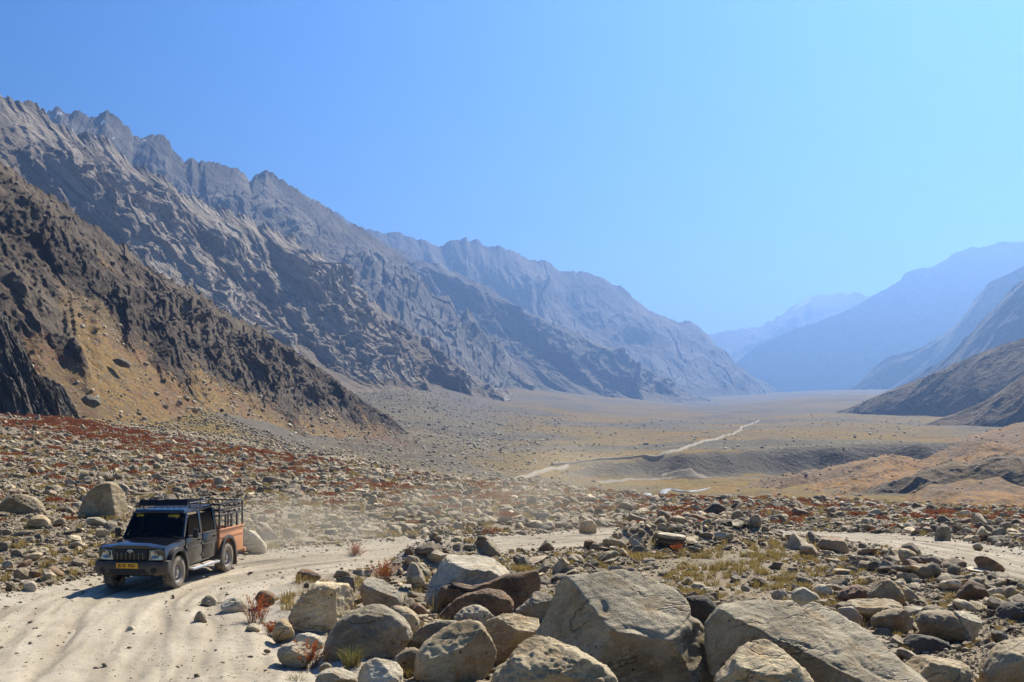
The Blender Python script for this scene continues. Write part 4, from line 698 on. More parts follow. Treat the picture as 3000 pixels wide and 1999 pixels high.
# ------------------------------------------------------------------ field stones and rubble
def stone_variant(seed, res):
    rs = np.random.default_rng(seed); p, f = ico(res); q = np.sign(p) * np.abs(p) ** rs.uniform(0.75, 1.0)
    for _ in range(rs.integers(5, 12)): q = facet(q, rs.normal(size=3), rs.uniform(0.45, 0.8), 0.02 if seed % 2 else 0.06)
    q *= np.array([rs.uniform(0.85, 1.15), rs.uniform(0.6, 0.95), rs.uniform(0.22, 0.4) if seed % 3 == 0 else rs.uniform(0.45, 0.8)]); off = rs.uniform(0, 60, 3)
    nr = p / np.linalg.norm(p, axis=1)[:, None]
    n1 = fbm(q[:, 0] * 1.3 + off[0], q[:, 1] * 1.3 + off[1], q[:, 2] * 1.3 + off[2], o=3, seed=2); n2 = fbm(q[:, 0] * 5 + off[0], q[:, 1] * 5, q[:, 2] * 5 + off[1], o=3, seed=4)
    q = q + nr * (0.11 * n1 + 0.03 * n2)[:, None]; q /= np.abs(q[:, :2]).max()
    return np_mesh('stone', q * 0.5, f, True)
def variants(n, res, seed, mats, name):
    col = bpy.data.collections.new(name)
    for i in range(n):
        me = stone_variant(seed + i, res); me.materials.append(MAT[mats[i % len(mats)]]); o = bpy.data.objects.new('%s_%02d' % (name, i), me); col.objects.link(o)
    return col
def scatter(name, pts, scl, rot, vid, col, label, cat='rubble'):
    """points that carry one instance each"""
    me = bpy.data.meshes.new(name); me.vertices.add(len(pts)); me.vertices.foreach_set('co', np.ascontiguousarray(pts, np.float32).ravel())
    for nm, v in (('sc', scl), ('rt', rot)):
        at = me.attributes.new(nm, 'FLOAT_VECTOR', 'POINT'); at.data.foreach_set('vector', np.ascontiguousarray(v, np.float32).ravel())
    at = me.attributes.new('vid', 'INT', 'POINT'); at.data.foreach_set('value', np.ascontiguousarray(vid, np.int32))
    o = link(name, me); ng = bpy.data.node_groups.new(name, 'GeometryNodeTree')
    ng.interface.new_socket('Geometry', in_out='INPUT', socket_type='NodeSocketGeometry'); ng.interface.new_socket('Geometry', in_out='OUTPUT', socket_type='NodeSocketGeometry')
    gi = ng.nodes.new('NodeGroupInput'); go = ng.nodes.new('NodeGroupOutput'); ip = ng.nodes.new('GeometryNodeInstanceOnPoints'); ci = ng.nodes.new('GeometryNodeCollectionInfo')
    ci.inputs['Collection'].default_value = col; ci.inputs['Separate Children'].default_value = True; ci.inputs['Reset Children'].default_value = True
    def at_(nm, t):
        a = ng.nodes.new('GeometryNodeInputNamedAttribute'); a.data_type = t; a.inputs['Name'].default_value = nm; return a.outputs['Attribute']
    L = ng.links.new; L(gi.outputs[0], ip.inputs['Points']); L(ci.outputs[0], ip.inputs['Instance']); ip.inputs['Pick Instance'].default_value = True
    L(at_('vid', 'INT'), ip.inputs['Instance Index']); L(at_('rt', 'FLOAT_VECTOR'), ip.inputs['Rotation']); L(at_('sc', 'FLOAT_VECTOR'), ip.inputs['Scale']); L(ip.outputs[0], go.inputs[0])
    md = o.modifiers.new('scatter', 'NODES'); md.node_group = ng
    return tag(o, label, cat, kind='stuff')
def sample_field(n, y0, y1, pmin, alpha, pmax, smax, u0=-250, u1=3250):
    u = RNG.uniform(u0, u1, n); Y = np.exp(RNG.uniform(math.log(y0), math.log(y1), n)); x = (u - 1500) / F * Y
    px = np.minimum(pmin * RNG.random(n) ** (-1 / alpha), pmax); s = np.minimum(px * Y / F, smax)
    return u, Y, x, s
u, Y, x, s = sample_field(270000, 16, 270, 5.2, 2.25, 85, 0.8)
u_, Y_, x_, s_ = sample_field(6500, 17, 48, 13.0, 1.9, 75, 0.7, 950, 3250); u, Y, x, s = (np.r_[p_, q_] for p_, q_ in ((u, u_), (Y, Y_), (x, x_), (s, s_)))
yc = np.interp(u, UC, YC); rd = road_dist(x, Y)
keepm = (Y < yc * np.where(u < 1000, 1.6, 1.10)) & (rd > 0.15 + 0.6 * s)
rsv = RNG.random(len(u))
clear = np.exp(-((u - 2120) / 270) ** 2 - ((Y - 31) / 5.0) ** 2) + 0.8 * np.exp(-((u - 1480) / 90) ** 2 - ((Y - 31) / 3.5) ** 2)
dens = 0.52 + 0.5 * fbm(x / 6, Y / 6, o=3, seed=131) - 0.42 * clear
dens = np.where((x < -2.2) & (Y < 30) & (u > 500), dens * np.clip((rd - 0.4) / 2.5, 0.03, 1), dens)       # sandy verge
dens = np.where((u > 1200) & (Y < 60), dens * 1.45, dens)
dens = np.where((u < 600) & (Y < 45), np.maximum(dens, 0.6), dens)
top = sstep(0.78, 1.0, Y / yc) * sstep(900, 300, u); dens = dens * (1 - 0.55 * top)
keepm &= rsv < dens
s = np.where(clear > 0.3, s * 0.7, s)
u, Y, x, s = u[keepm], Y[keepm], x[keepm], s[keepm]
z = ground_z(x, Y); N_ = len(u)
flat = RNG.uniform(0.75, 1.15, (N_, 3)); flat[:, 2] *= RNG.uniform(0.8, 1.2, N_)
scl = flat * s[:, None]; rot = np.stack([RNG.normal(0, 0.28, N_), RNG.normal(0, 0.28, N_), RNG.uniform(0, 6.28, N_)], 1)
zz = z + RNG.uniform(0.02, 0.2, N_) * s
inview = (u > -60) & (u < 3060)
v_ = HZ + (EYE - zz) / Y * F
size = np.where(inview & (v_ < 2030), s / Y * F, 0)
# leave room for the boulders built above
taken = [(o.location.x, o.location.y, max(o.dimensions.x, o.dimensions.y) * 0.45) for o in bpy.data.objects if o.name.split('.')[0] in ('boulder', 'stone')]
bpy.context.view_layer.update()
taken = np.array([(o.location.x, o.location.y, max(o.dimensions.x, o.dimensions.y) * 0.42) for o in bpy.data.objects if o.name.split('.')[0] in ('boulder', 'stone') and o.location.y < 120])
free = np.ones(N_, bool)
for tx, ty, tr_ in taken: free &= np.hypot(x - tx, Y - ty) > tr_ * 0.9
order = np.argsort(-np.where(free, size, 0))
idx_big = order[:215]; rest = np.setdiff1d(np.nonzero(free)[0], idx_big)
SV = [stone_variant(900 + i, 4) for i in range(10)]
for i, me in enumerate(SV): me.materials.append(MAT['stone'])
LAND = [('largest boulder', 1840, 1800), ('huge sloping boulder', 2350, 1850), ('egg-shaped boulder', 1330, 1900), ('pitted boulder', 1080, 1860), ('split pair of boulders', 1010, 1770), ('flat-topped boulder', 1390, 1680), ('long rusty boulder', 1520, 1740),
        ('domed spotted boulder', 2770, 1830), ('cone-shaped boulder', 2850, 1735), ('black boulder at the edge', 2980, 1790), ('flat-topped boulder by the far bend', 2440, 1595), ('slab stack', 1965, 1580), ('truck', 470, 1610), ('tall dark rounded boulder', 305, 1465),
        ('arched boulder', 60, 1480), ('pale triangular boulder', 745, 1585), ('brown angular boulder', 2900, 1655), ('corner boulder', 2990, 1950), ('rounded reddish-tan boulder', 2590, 1735), ('smooth pale roadside stone', 683, 1776), ('brown blocks on the verge', 130, 1680),
        ('round grey boulder near the far rim', 1656, 1472), ('long dark boulder on the far edge', 2095, 1490), ('dusty pale boulder above the road', 1720, 1545), ('upright dark stone', 1215, 1685), ('pointed boulder beyond the bend', 2762, 1560), ('rounded stone with the red bush', 862, 1915), ('red bush on the road verge', 1040, 1610)]
picked = {}
for i in idx_big:
    l = min(LAND, key=lambda q: math.hypot(u[i] - q[1], (v_[i] - q[2]) * 1.6)); du, dv = u[i] - l[1], v_[i] - l[2]
    d = ('right of' if du > 0 else 'left of') if abs(du) > abs(dv) * 1.5 else ('beyond' if dv < 0 else 'in front of')
    picked.setdefault('%s the %s' % (d, l[0]), []).append(i)
ORD = ['largest', 'second largest', 'third largest', 'fourth largest', 'fifth largest', 'sixth largest', 'seventh largest', 'eighth largest', 'ninth largest', 'tenth largest', 'eleventh largest', 'twelfth largest'] + ['%dth largest' % k for k in range(13, 60)]
j = 0
for where, ids in picked.items():
    for rank, i in enumerate(sorted(ids, key=lambda q: -size[q])):
        o = bpy.data.objects.new('stone', SV[j % 10]); COL.objects.link(o); o.location = (x[i], Y[i], zz[i]); o.scale = scl[i]; o.rotation_euler = rot[i]; j += 1
        tag(o, '%s loose stone %s' % (ORD[rank], where), 'stone', 'loose stones of the rubble')
vc_hi = variants(10, 3, 500, ['stone'], 'rubble_stone'); vc_lo = variants(10, 2, 700, ['stone'], 'scree_stone'); vc_sc = variants(10, 2, 740, ['stone', 'pale'], 'talus_stone')
hi = rest[size[rest] > 13]; lo = rest[size[rest] <= 13]
scatter('rubble', np.stack([x, Y, zz], 1)[hi], scl[hi], rot[hi], RNG.integers(0, 10, len(hi)), vc_hi, 'loose rubble of fist- to head-sized stones covering the ground')
scatter('gravel', np.stack([x, Y, zz], 1)[lo], scl[lo], rot[lo], RNG.integers(0, 10, len(lo)), vc_lo, 'small stones and gravel filling the gaps of the rubble', 'gravel')
# loose grit on the road itself
i_ = RNG.integers(0, len(ROAD), 2600); l_ = RNG.uniform(-1, 1, 2600); l_ = np.sign(l_) * np.abs(l_) ** 0.6 * ROAD[i_, 2]; gx = ROAD[i_, 0] + RN[i_, 0] * l_; gy = ROAD[i_, 1] + RN[i_, 1] * l_; gs = np.minimum(0.022 * RNG.random(2600) ** (-0.55), 0.14)
scatter('road_grit', np.stack([gx, gy, base_z(gx, gy) + 0.01], 1), RNG.uniform(0.7, 1.2, (2600, 3)) * gs[:, None], np.stack([0 * gx, 0 * gx, RNG.uniform(0, 6.28, 2600)], 1), RNG.integers(0, 10, 2600), vc_lo, 'loose grit strewn on the dirt road', 'gravel')
# scree on the slopes behind: the ochre slope, the valley side and the terrace
def on_surface(info, n, cond, smin, smax, alpha=2.0):
    m = np.nonzero(cond.ravel())[0]; i = RNG.choice(m, n); X_, Y_, Z_ = (info[k].ravel()[i] for k in ('X', 'Y', 'Z'))
    s_ = np.minimum(smin * RNG.random(n) ** (-1 / alpha), smax); j = RNG.normal(0, 0.6, (n, 2))
    return np.stack([X_ + j[:, 0], Y_ + j[:, 1], Z_ + 0.1 * s_], 1), s_
P1, s1 = on_surface(SPUR, 5500, (SPUR['t'] > 0.4) & (SPUR['rock'] < 0.45) & (SPUR['t'] < 0.995), 0.22, 1.5)
P2, s2 = on_surface(TERR, 2000, (TERR['t'] < 0.97) & (TERR['rock'] < 0.5), 0.22, 1.1)
P3, s3 = on_surface(STONY, 5000, STONY['t'] < 0.97, 0.4, 1.5)
n4 = 34000; u4 = RNG.uniform(850, 2700, n4); Y4 = np.exp(RNG.uniform(math.log(140), math.log(1100), n4)); x4 = (u4 - 1500) / F * Y4; z4 = ground_z(x4, Y4)
d4 = sstep(1900, 1350, u4 + 150 * pnoise(x4 / 60, Y4 / 60, seed=141)) * 0.9 + 0.12; d4 = d4 * np.where(z4 < -11.5, 0.3, 1)
k4 = RNG.random(n4) < d4 * (0.55 + 0.6 * fbm(x4 / 30, Y4 / 30, o=3, seed=143)); s4 = np.minimum(3.2 * RNG.random(n4) ** (-0.45), 14) * Y4 / F; s4 = np.minimum(s4, 2.0)
P4 = np.stack([x4, Y4, z4 + 0.12 * s4], 1)[k4]; s4 = s4[k4]
for nm, PP, ss, lab in (('scree', P1, s1, 'scattered blocks on the ochre slope below the spur'), ('scree', P2, s2, 'scattered blocks on the orange terrace'), ('scree', P3, s3, 'scree of the dark stony hill'), ('scree', P4, s4, 'grey scree fanning down the valley side')):
    m = len(PP); scatter(nm, PP, RNG.uniform(0.8, 1.2, (m, 3)) * ss[:, None], np.stack([RNG.normal(0, 0.3, m), RNG.normal(0, 0.3, m), RNG.uniform(0, 6.28, m)], 1), RNG.integers(0, 10, m), vc_sc, lab, 'scree')

# ------------------------------------------------------------------ plants
def leaf_mat(name, c1, c2, trans=0.35):
    n = N(name); r = n.rnd(); g = n.geo().outputs['Random Per Island']
    c = n.mix(g, c1, c2); c = n.mix(n.math('MULTIPLY', r, 0.35), c, tuple(x_ * 0.5 for x_ in c1))
    d = n.new('ShaderNodeBsdfDiffuse'); n.put(d.inputs[0], c); t = n.new('ShaderNodeBsdfTranslucent'); n.put(t.inputs[0], c); m = n.new('ShaderNodeMixShader'); m.inputs[0].default_value = trans
    n.t.links.new(d.outputs[0], m.inputs[1]); n.t.links.new(t.outputs[0], m.inputs[2]); n.t.links.new(m.outputs[0], n.out.inputs[0]); return n.m
MAT['red'] = leaf_mat('red leaves', (0.30, 0.075, 0.032), (0.25, 0.12, 0.05))
MAT['redbush'] = leaf_mat('bright red leaves', (0.45, 0.10, 0.035), (0.38, 0.16, 0.05))
MAT['redstem'] = leaf_mat('russet stems', (0.19, 0.075, 0.04), (0.12, 0.06, 0.035), 0.1)
MAT['grassg'] = leaf_mat('green grass', (0.16, 0.16, 0.045), (0.27, 0.21, 0.09))
MAT['grassy'] = leaf_mat('dry grass', (0.38, 0.27, 0.09), (0.27, 0.21, 0.07))
def leaves_mesh(name, n, r, h, ls, seed, up=0.6):
    rs = np.random.default_rng(seed); a = rs.uniform(0, 6.28, n); q = np.sqrt(rs.random(n)) * r; zc = h * (1 - (q / r) ** 2 * 0.6) * rs.random(n) ** 0.6
    c = np.stack([q * np.cos(a), q * np.sin(a), zc], 1); d = rs.normal(size=(n, 3)); d[:, 2] = np.abs(d[:, 2]) + up; d /= np.linalg.norm(d, axis=1)[:, None]
    w = np.cross(d, rs.normal(size=(n, 3))); w /= np.linalg.norm(w, axis=1)[:, None]; l = ls * rs.uniform(0.6, 1.3, n)[:, None]
    V = np.stack([c - w * l * 0.28, c + d * l * 0.5 + w * l * 0.3, c + d * l * 1.1, c + d * l * 0.5 - w * l * 0.3], 1).reshape(-1, 3)
    return np_mesh(name, V, np.arange(4 * n).reshape(-1, 4), False)
def blades_mesh(name, n, r, h, w, seed, lean=0.5):
    rs = np.random.default_rng(seed); a = rs.uniform(0, 6.28, n); q = np.sqrt(rs.random(n)) * r; b = np.stack([q * np.cos(a), q * np.sin(a), 0 * a - 0.02], 1)
    hh = h * rs.uniform(0.5, 1.1, n)[:, None]; dr = np.stack([np.cos(a), np.sin(a), 0 * a], 1) * (rs.uniform(0.1, 1, n)[:, None] * lean); s_ = np.stack([-np.sin(a + rs.normal(0, 1, n)), np.cos(a), 0 * a], 1) * w
    m = b + dr * hh * 0.35 + np.array([0, 0, 1]) * hh * 0.6; t = b + dr * hh + np.array([0, 0, 1]) * hh * (1 - 0.35 * np.linalg.norm(dr, axis=1)[:, None])
    V = np.stack([b - s_, b + s_, m + s_ * 0.7, m - s_ * 0.7, t + s_ * 0.12, t - s_ * 0.12], 1).reshape(-1, 3); i = np.arange(n)[:, None] * 6
    return np_mesh(name, V, np.concatenate([i + np.array([[0, 1, 2, 3]]), i + np.array([[3, 2, 4, 5]])]), False)
def sprig_leaves(name, ns, nl, r, h, ls, seed):
    # leaves strung along separate leaning stems, so the outline stays ragged
    rs = np.random.default_rng(seed); a = rs.uniform(0, 6.28, ns); ln = rs.uniform(0.15, 1.0, ns) * r; hh = h * rs.uniform(0.45, 1.1, ns); i = rs.integers(0, ns, nl); t = rs.uniform(0.3, 1.0, nl)
    c = np.stack([np.cos(a[i]) * ln[i] * t, np.sin(a[i]) * ln[i] * t, hh[i] * t ** 0.85], 1) + rs.normal(0, 0.10 * r, (nl, 3)) * (1.1 - t)[:, None]
    d = rs.normal(size=(nl, 3)); d[:, 2] = np.abs(d[:, 2]) + 0.5; d /= np.linalg.norm(d, axis=1)[:, None]; w = np.cross(d, rs.normal(size=(nl, 3))); w /= np.linalg.norm(w, axis=1)[:, None]; l = ls * rs.uniform(0.6, 1.3, nl)[:, None]
    V = np.stack([c - w * l * 0.28, c + d * l * 0.5 + w * l * 0.3, c + d * l * 1.1, c + d * l * 0.5 - w * l * 0.3], 1).reshape(-1, 3)
    return np_mesh(name, V, np.arange(4 * nl).reshape(-1, 4), False)
def red_bush(label, u_, v, hpx, wpx, seed):
    g = img_to_ground(u_, v); k = g.y / F; h = 1.2 * hpx * k; r = 1.15 * wpx * k / 2; e = empty('red_bush', (g.x, g.y, float(ground_z(np.array([g.x]), np.array([g.y]))[0])))
    tag(e, label, 'bush', 'red bushes among the near stones')
    link('stem', blades_mesh('stem', 90, r * 0.5, h * 1.05, 0.0035, seed, 0.9), e, MAT['redstem'])
    link('foliage', sprig_leaves('foliage', 26, 1000, r * 1.15, h, 0.03, seed + 1), e, MAT['redbush'])
for i, q in enumerate([('bright red bush growing against the grey rounded stone', 905, 1950, 62, 90), ('feathery red bush behind the upright tan stone', 748, 1822, 75, 80), ('small red bush at the foot of the upright tan stone', 800, 1855, 34, 60), ('red bush in shade behind the split pair of boulders', 1120, 1700, 55, 80),
                       ('dusty red bush on the road verge behind the dust', 1040, 1628, 36, 55), ('red bush beside the upright dark stone by the road', 1225, 1636, 26, 60), ('red bush below the layered slab stack', 1985, 1618, 22, 40)]):
    red_bush(q[0], *q[1:], seed=300 + 5 * i)
def tuft(label, u_, v, hpx, wpx, mat, seed, n=120):
    g = img_to_ground(u_, v); k = g.y / F; o = link('grass_tuft', blades_mesh('grass_tuft', n, wpx * k * 0.22, hpx * k, 0.005, seed, 0.8), None, MAT[mat])
    o.location = (g.x, g.y, float(ground_z(np.array([g.x]), np.array([g.y]))[0])); tag(o, label, 'grass', 'grass tufts among the near stones')
for i, q in enumerate([('long green grass tuft in front of the pitted boulder', 1030, 1968, 75, 110, 'grassg', 200), ('green grass at the bottom edge beside the flat pale slab', 870, 1995, 40, 90, 'grassg', 120), ('yellow grass tuft between the white stone and the egg-shaped boulder', 1190, 1992, 40, 60, 'grassy', 90),
                       ('short green grass under the smooth pale roadside stone', 660, 1802, 14, 70, 'grassg', 90), ('dry grass stalks before the flat-topped boulder', 1270, 1800, 80, 40, 'grassy', 30), ('yellow tuft under the layered slab stack', 1950, 1612, 16, 50, 'grassy', 70), ('yellow tuft by the domed spotted boulder', 2695, 1880, 30, 40, 'grassy', 50), ('dry stalks among the cluster right of the sloping boulder', 2520, 1850, 50, 60, 'grassy', 30)]):
    tuft(*q[:6], seed=400 + 3 * i, n=q[6])
def plant_col(name, meshes, mat):
    col = bpy.data.collections.new(name)
    for i, me in enumerate(meshes): me.materials.append(MAT[mat]); col.objects.link(bpy.data.objects.new('%s_%02d' % (name, i), me))
    return col
pc_red = plant_col('red_clump', [leaves_mesh('red_clump', 70, 0.5, 0.32, 0.16, 800 + i) for i in range(5)], 'red')
pc_yel = plant_col('dry_clump', [blades_mesh('dry_clump', 40, 0.3, 0.45, 0.02, 820 + i, 0.9) for i in range(5)], 'grassy')
n5 = 85000; u5 = RNG.uniform(-200, 3200, n5); Y5 = np.exp(RNG.uniform(math.log(24), math.log(200), n5)); x5 = (u5 - 1500) / F * Y5; yc5 = np.interp(u5, UC, YC)
pr = 0.10 * sstep(0.1, 0.5, fbm(x5 / 5, Y5 / 5, o=3, seed=151)) * sstep(38, 60, Y5)
band5 = np.exp(-((Y5 / yc5 - 0.88) / 0.13) ** 2); pr = pr + 0.95 * band5 * sstep(-0.15, 0.3, fbm(x5 / 7, Y5 / 10, o=3, seed=153)) * sstep(1100, 500, u5)
pr = pr + 0.12 * np.exp(-((Y5 / yc5 - 0.62) / 0.10) ** 2) * sstep(0.0, 0.4, fbm(x5 / 6, Y5 / 8, o=3, seed=155))
pr = pr + 0.05 * sstep(0.75, 0.9, Y5 / yc5) * sstep(0.0, 0.4, fbm(x5 / 5, Y5 / 8, o=3, seed=157)) * sstep(1500, 1900, u5)
k5 = (RNG.random(n5) < pr) & (road_dist(x5, Y5) > 0.5) & (Y5 < yc5 * 1.05); x5, Y5 = x5[k5], Y5[k5]; m = len(x5)
sc5 = RNG.uniform(0.35, 1.0, m)[:, None] * np.array([[1, 1, 0.8]]) * (0.55 + 0.0055 * Y5)[:, None]
scatter('red_ground_cover', np.stack([x5, Y5, ground_z(x5, Y5)], 1), sc5, np.stack([0 * x5, 0 * x5, RNG.uniform(0, 6.28, m)], 1), RNG.integers(0, 5, m), pc_red, 'rust-red low plants growing in patches over the rubble', 'plants')
n6 = 48000; u6 = RNG.uniform(-200, 3200, n6); Y6 = np.exp(RNG.uniform(math.log(20), math.log(150), n6)); x6 = (u6 - 1500) / F * Y6
cl6 = np.exp(-((u6 - 2120) / 290) ** 2 - ((Y6 - 31) / 5.0) ** 2) + 0.8 * np.exp(-((u6 - 1480) / 90) ** 2 - ((Y6 - 31) / 3.5) ** 2)
k6 = (RNG.random(n6) < 0.06 + 0.5 * cl6 * sstep(-0.2, 0.3, fbm(x6 / 1.5, Y6 / 1.5, o=2, seed=161))) & (road_dist(x6, Y6) > 0.4); x6, Y6 = x6[k6], Y6[k6]; m = len(x6)
scatter('dry_grass', np.stack([x6, Y6, ground_z(x6, Y6)], 1), RNG.uniform(0.3, 0.75, m)[:, None] * np.ones((1, 3)) * (0.42 + 0.01 * Y6)[:, None], np.stack([0 * x6, 0 * x6, RNG.uniform(0, 6.28, m)], 1), RNG.integers(0, 5, m), pc_yel, 'sparse yellow-green dry grass between the stones', 'grass')
# ------------------------------------------------------------------ the pickup truck (local: x to its left side, y backwards from the front bumper, z up)
def paint(name, col, rough, dust=0.5, zlim=1.0, coat=0.5):
    n = N(name); co = n.obj(); sx = n.new('ShaderNodeSeparateXYZ'); n.put(sx.inputs[0], co)
    ge = n.geo(); nz = n.new('ShaderNodeSeparateXYZ'); n.put(nz.inputs[0], ge.outputs['Normal'])
    low = n.math('SUBTRACT', 1.0, n.step(sx.outputs[2], 0.35, zlim)); no = n.noise(co, 3.5, 5, 0.65)
    f = n.math('MULTIPLY', n.math('ADD', n.math('MULTIPLY', low, 0.75), 0.22), n.step(no, 0.2, 0.75)); f = n.math('MULTIPLY', f, dust, clamp=True)
    c = n.mix(f, col, (0.30, 0.25, 0.18)); r = n.math('ADD', rough, n.math('MULTIPLY', f, 0.6), clamp=True)
    n.bsdf(c, r, n.bump(n.noise(co, 40, 3), 0.04, 0.02), spec=0.5, Coat_Weight=coat, Coat_Roughness=0.08); return n.m
T_black = paint('black truck paint', (0.004, 0.005, 0.009), 0.14, 0.1)
T_orange = paint('orange bed paint', (0.66, 0.29, 0.12), 0.45, 0.3, 0.9, 0.1)
T_bump = paint('dusty bumper plastic', (0.035, 0.028, 0.022), 0.6, 0.5, 0.8, 0.0)
T_tyre = paint('dusty tyre rubber', (0.03, 0.029, 0.028), 0.85, 1.3, 1.4, 0.0)
T_rim = paint('dusty steel rim', (0.30, 0.29, 0.27), 0.45, 0.8, 1.2, 0.0)
T_dark = plain('dark trim', (0.008, 0.008, 0.009), 0.5)
T_under = plain('chassis', (0.015, 0.014, 0.013), 0.8)
T_bar = paint('cage bars', (0.03, 0.03, 0.032), 0.5, 0.4, 1.6, 0.0)
T_steel = plain('worn steel', (0.48, 0.46, 0.43), 0.35, 0.9)
T_plate = plain('yellow plate', (0.80, 0.40, 0.02), 0.5)
T_ink = plain('black ink', (0.01, 0.01, 0.01), 0.6)
T_yel = plain('yellow letters', (0.75, 0.55, 0.03), 0.5)
T_seat = plain('seat cloth', (0.03, 0.03, 0.035), 0.9)
T_lamp = plain('lamp reflector', (0.35, 0.38, 0.42), 0.2, 0.85)
T_tarp = plain('grey tarpaulin', (0.22, 0.215, 0.20), 0.9)
def glass(name, tint, refl=1.0):
    n = N(name); t = n.new('ShaderNodeBsdfTransparent'); n.put(t.inputs[0], tint); g = n.new('ShaderNodeBsdfGlossy'); g.inputs['Roughness'].default_value = 0.03; n.put(g.inputs[0], (refl, refl, refl))
    fr = n.new('ShaderNodeFresnel'); fr.inputs[0].default_value = 1.5; m = n.new('ShaderNodeMixShader'); L = n.t.links.new
    L(fr.outputs[0], m.inputs[0]); L(t.outputs[0], m.inputs[1]); L(g.outputs[0], m.inputs[2]); L(m.outputs[0], n.out.inputs[0]); return n.m
T_glass = glass('tinted glass', (0.55, 0.57, 0.55), 0.3); T_lens = glass('lamp lens', (0.85, 0.9, 0.95))
def tumble(bm):
    for v in bm.verts:
        if v.co.z > 1.10: v.co.x *= 1 - 0.13 * (v.co.z - 1.10) / 0.65
def fin(name, bm, mat, parent, bevel=0.0, seg=2, tum=False, angle=35):
    if tum: tumble(bm)
    if bevel: bmesh.ops.bevel(bm, geom=list(bm.edges), offset=bevel, segments=seg, profile=0.6, affect='EDGES', clamp_overlap=True)
    bmesh.ops.recalc_face_normals(bm, faces=bm.faces); me = bpy.data.meshes.new(name); bm.to_mesh(me); bm.free()
    for p in me.polygons: p.use_smooth = True
    me.set_sharp_from_angle(angle=R(angle)); return link(name, me, parent, mat)
def box(bm, x0, x1, y0, y1, z0, z1):
    r = bmesh.ops.create_cube(bm, size=1.0)['verts']
    for v in r: v.co = Vector((x0 + (v.co.x + .5) * (x1 - x0), y0 + (v.co.y + .5) * (y1 - y0), z0 + (v.co.z + .5) * (z1 - z0)))
    return r
def prism(bm, yz, x0, x1):
    a = [bm.verts.new((x0, y, z)) for y, z in yz]; b = [bm.verts.new((x1, y, z)) for y, z in yz]; n = len(yz)
    bm.faces.new(a); bm.faces.new(b[::-1])
    for i in range(n): bm.faces.new((a[i], b[i], b[(i + 1) % n], a[(i + 1) % n]))
def hexa(bm, pts):
    """8 corner points: four of one face, then the four opposite"""
    v = [bm.verts.new(p) for p in pts]
    for f in ((0, 1, 2, 3), (7, 6, 5, 4), (0, 4, 5, 1), (1, 5, 6, 2), (2, 6, 7, 3), (3, 7, 4, 0)): bm.faces.new([v[i] for i in f])
def tube(bm, p0, p1, r, n=8):
    p0, p1 = Vector(p0), Vector(p1); d = p1 - p0; m = Matrix.Translation((p0 + p1) / 2) @ d.to_track_quat('Z', 'Y').to_matrix().to_4x4()
    bmesh.ops.create_cone(bm, cap_ends=True, segments=n, radius1=r, radius2=r, depth=d.length, matrix=m)
def lathe(bm, prof, n=32):
    """profile (x, r) turned about the x axis"""
    rings = [[bm.verts.new((x_, r * math.cos(2 * math.pi * i / n), r * math.sin(2 * math.pi * i / n))) for i in range(n)] for x_, r in prof]
    for a, b in zip(rings, rings[1:]):
        for i in range(n): bm.faces.new((a[i], a[(i + 1) % n], b[(i + 1) % n], b[i]))
def arc(cy, cz, r, a0, a1, n=14):
    return [(cy + r * math.cos(R(a0 + (a1 - a0) * i / n)), cz + r * math.sin(R(a0 + (a1 - a0) * i / n))) for i in range(n + 1)]
def text(name, s, size, loc, mat, parent, rx=90, width=None, bold=0.0):
    cu = bpy.data.curves.new(name, 'FONT'); cu.body = s; cu.size = size; cu.align_x = 'CENTER'; cu.align_y = 'CENTER'; cu.extrude = 0.002; cu.offset = bold
    t = bpy.data.objects.new('tmp_text', cu); COL.objects.link(t); bpy.context.view_layer.update()
    me = bpy.data.meshes.new_from_object(t.evaluated_get(bpy.context.evaluated_depsgraph_get())); bpy.data.objects.remove(t); me.name = name
    me.materials.clear(); o = link(name, me, parent, mat); o.location = loc; o.rotation_euler = (R(rx), 0, 0)
    if width: o.scale.x = width / max(1e-3, max(v.co.x for v in me.vertices) - min(v.co.x for v in me.vertices))
    return o
FA, RA, WR = 0.80, 3.75, 0.375       # axles and tyre radius
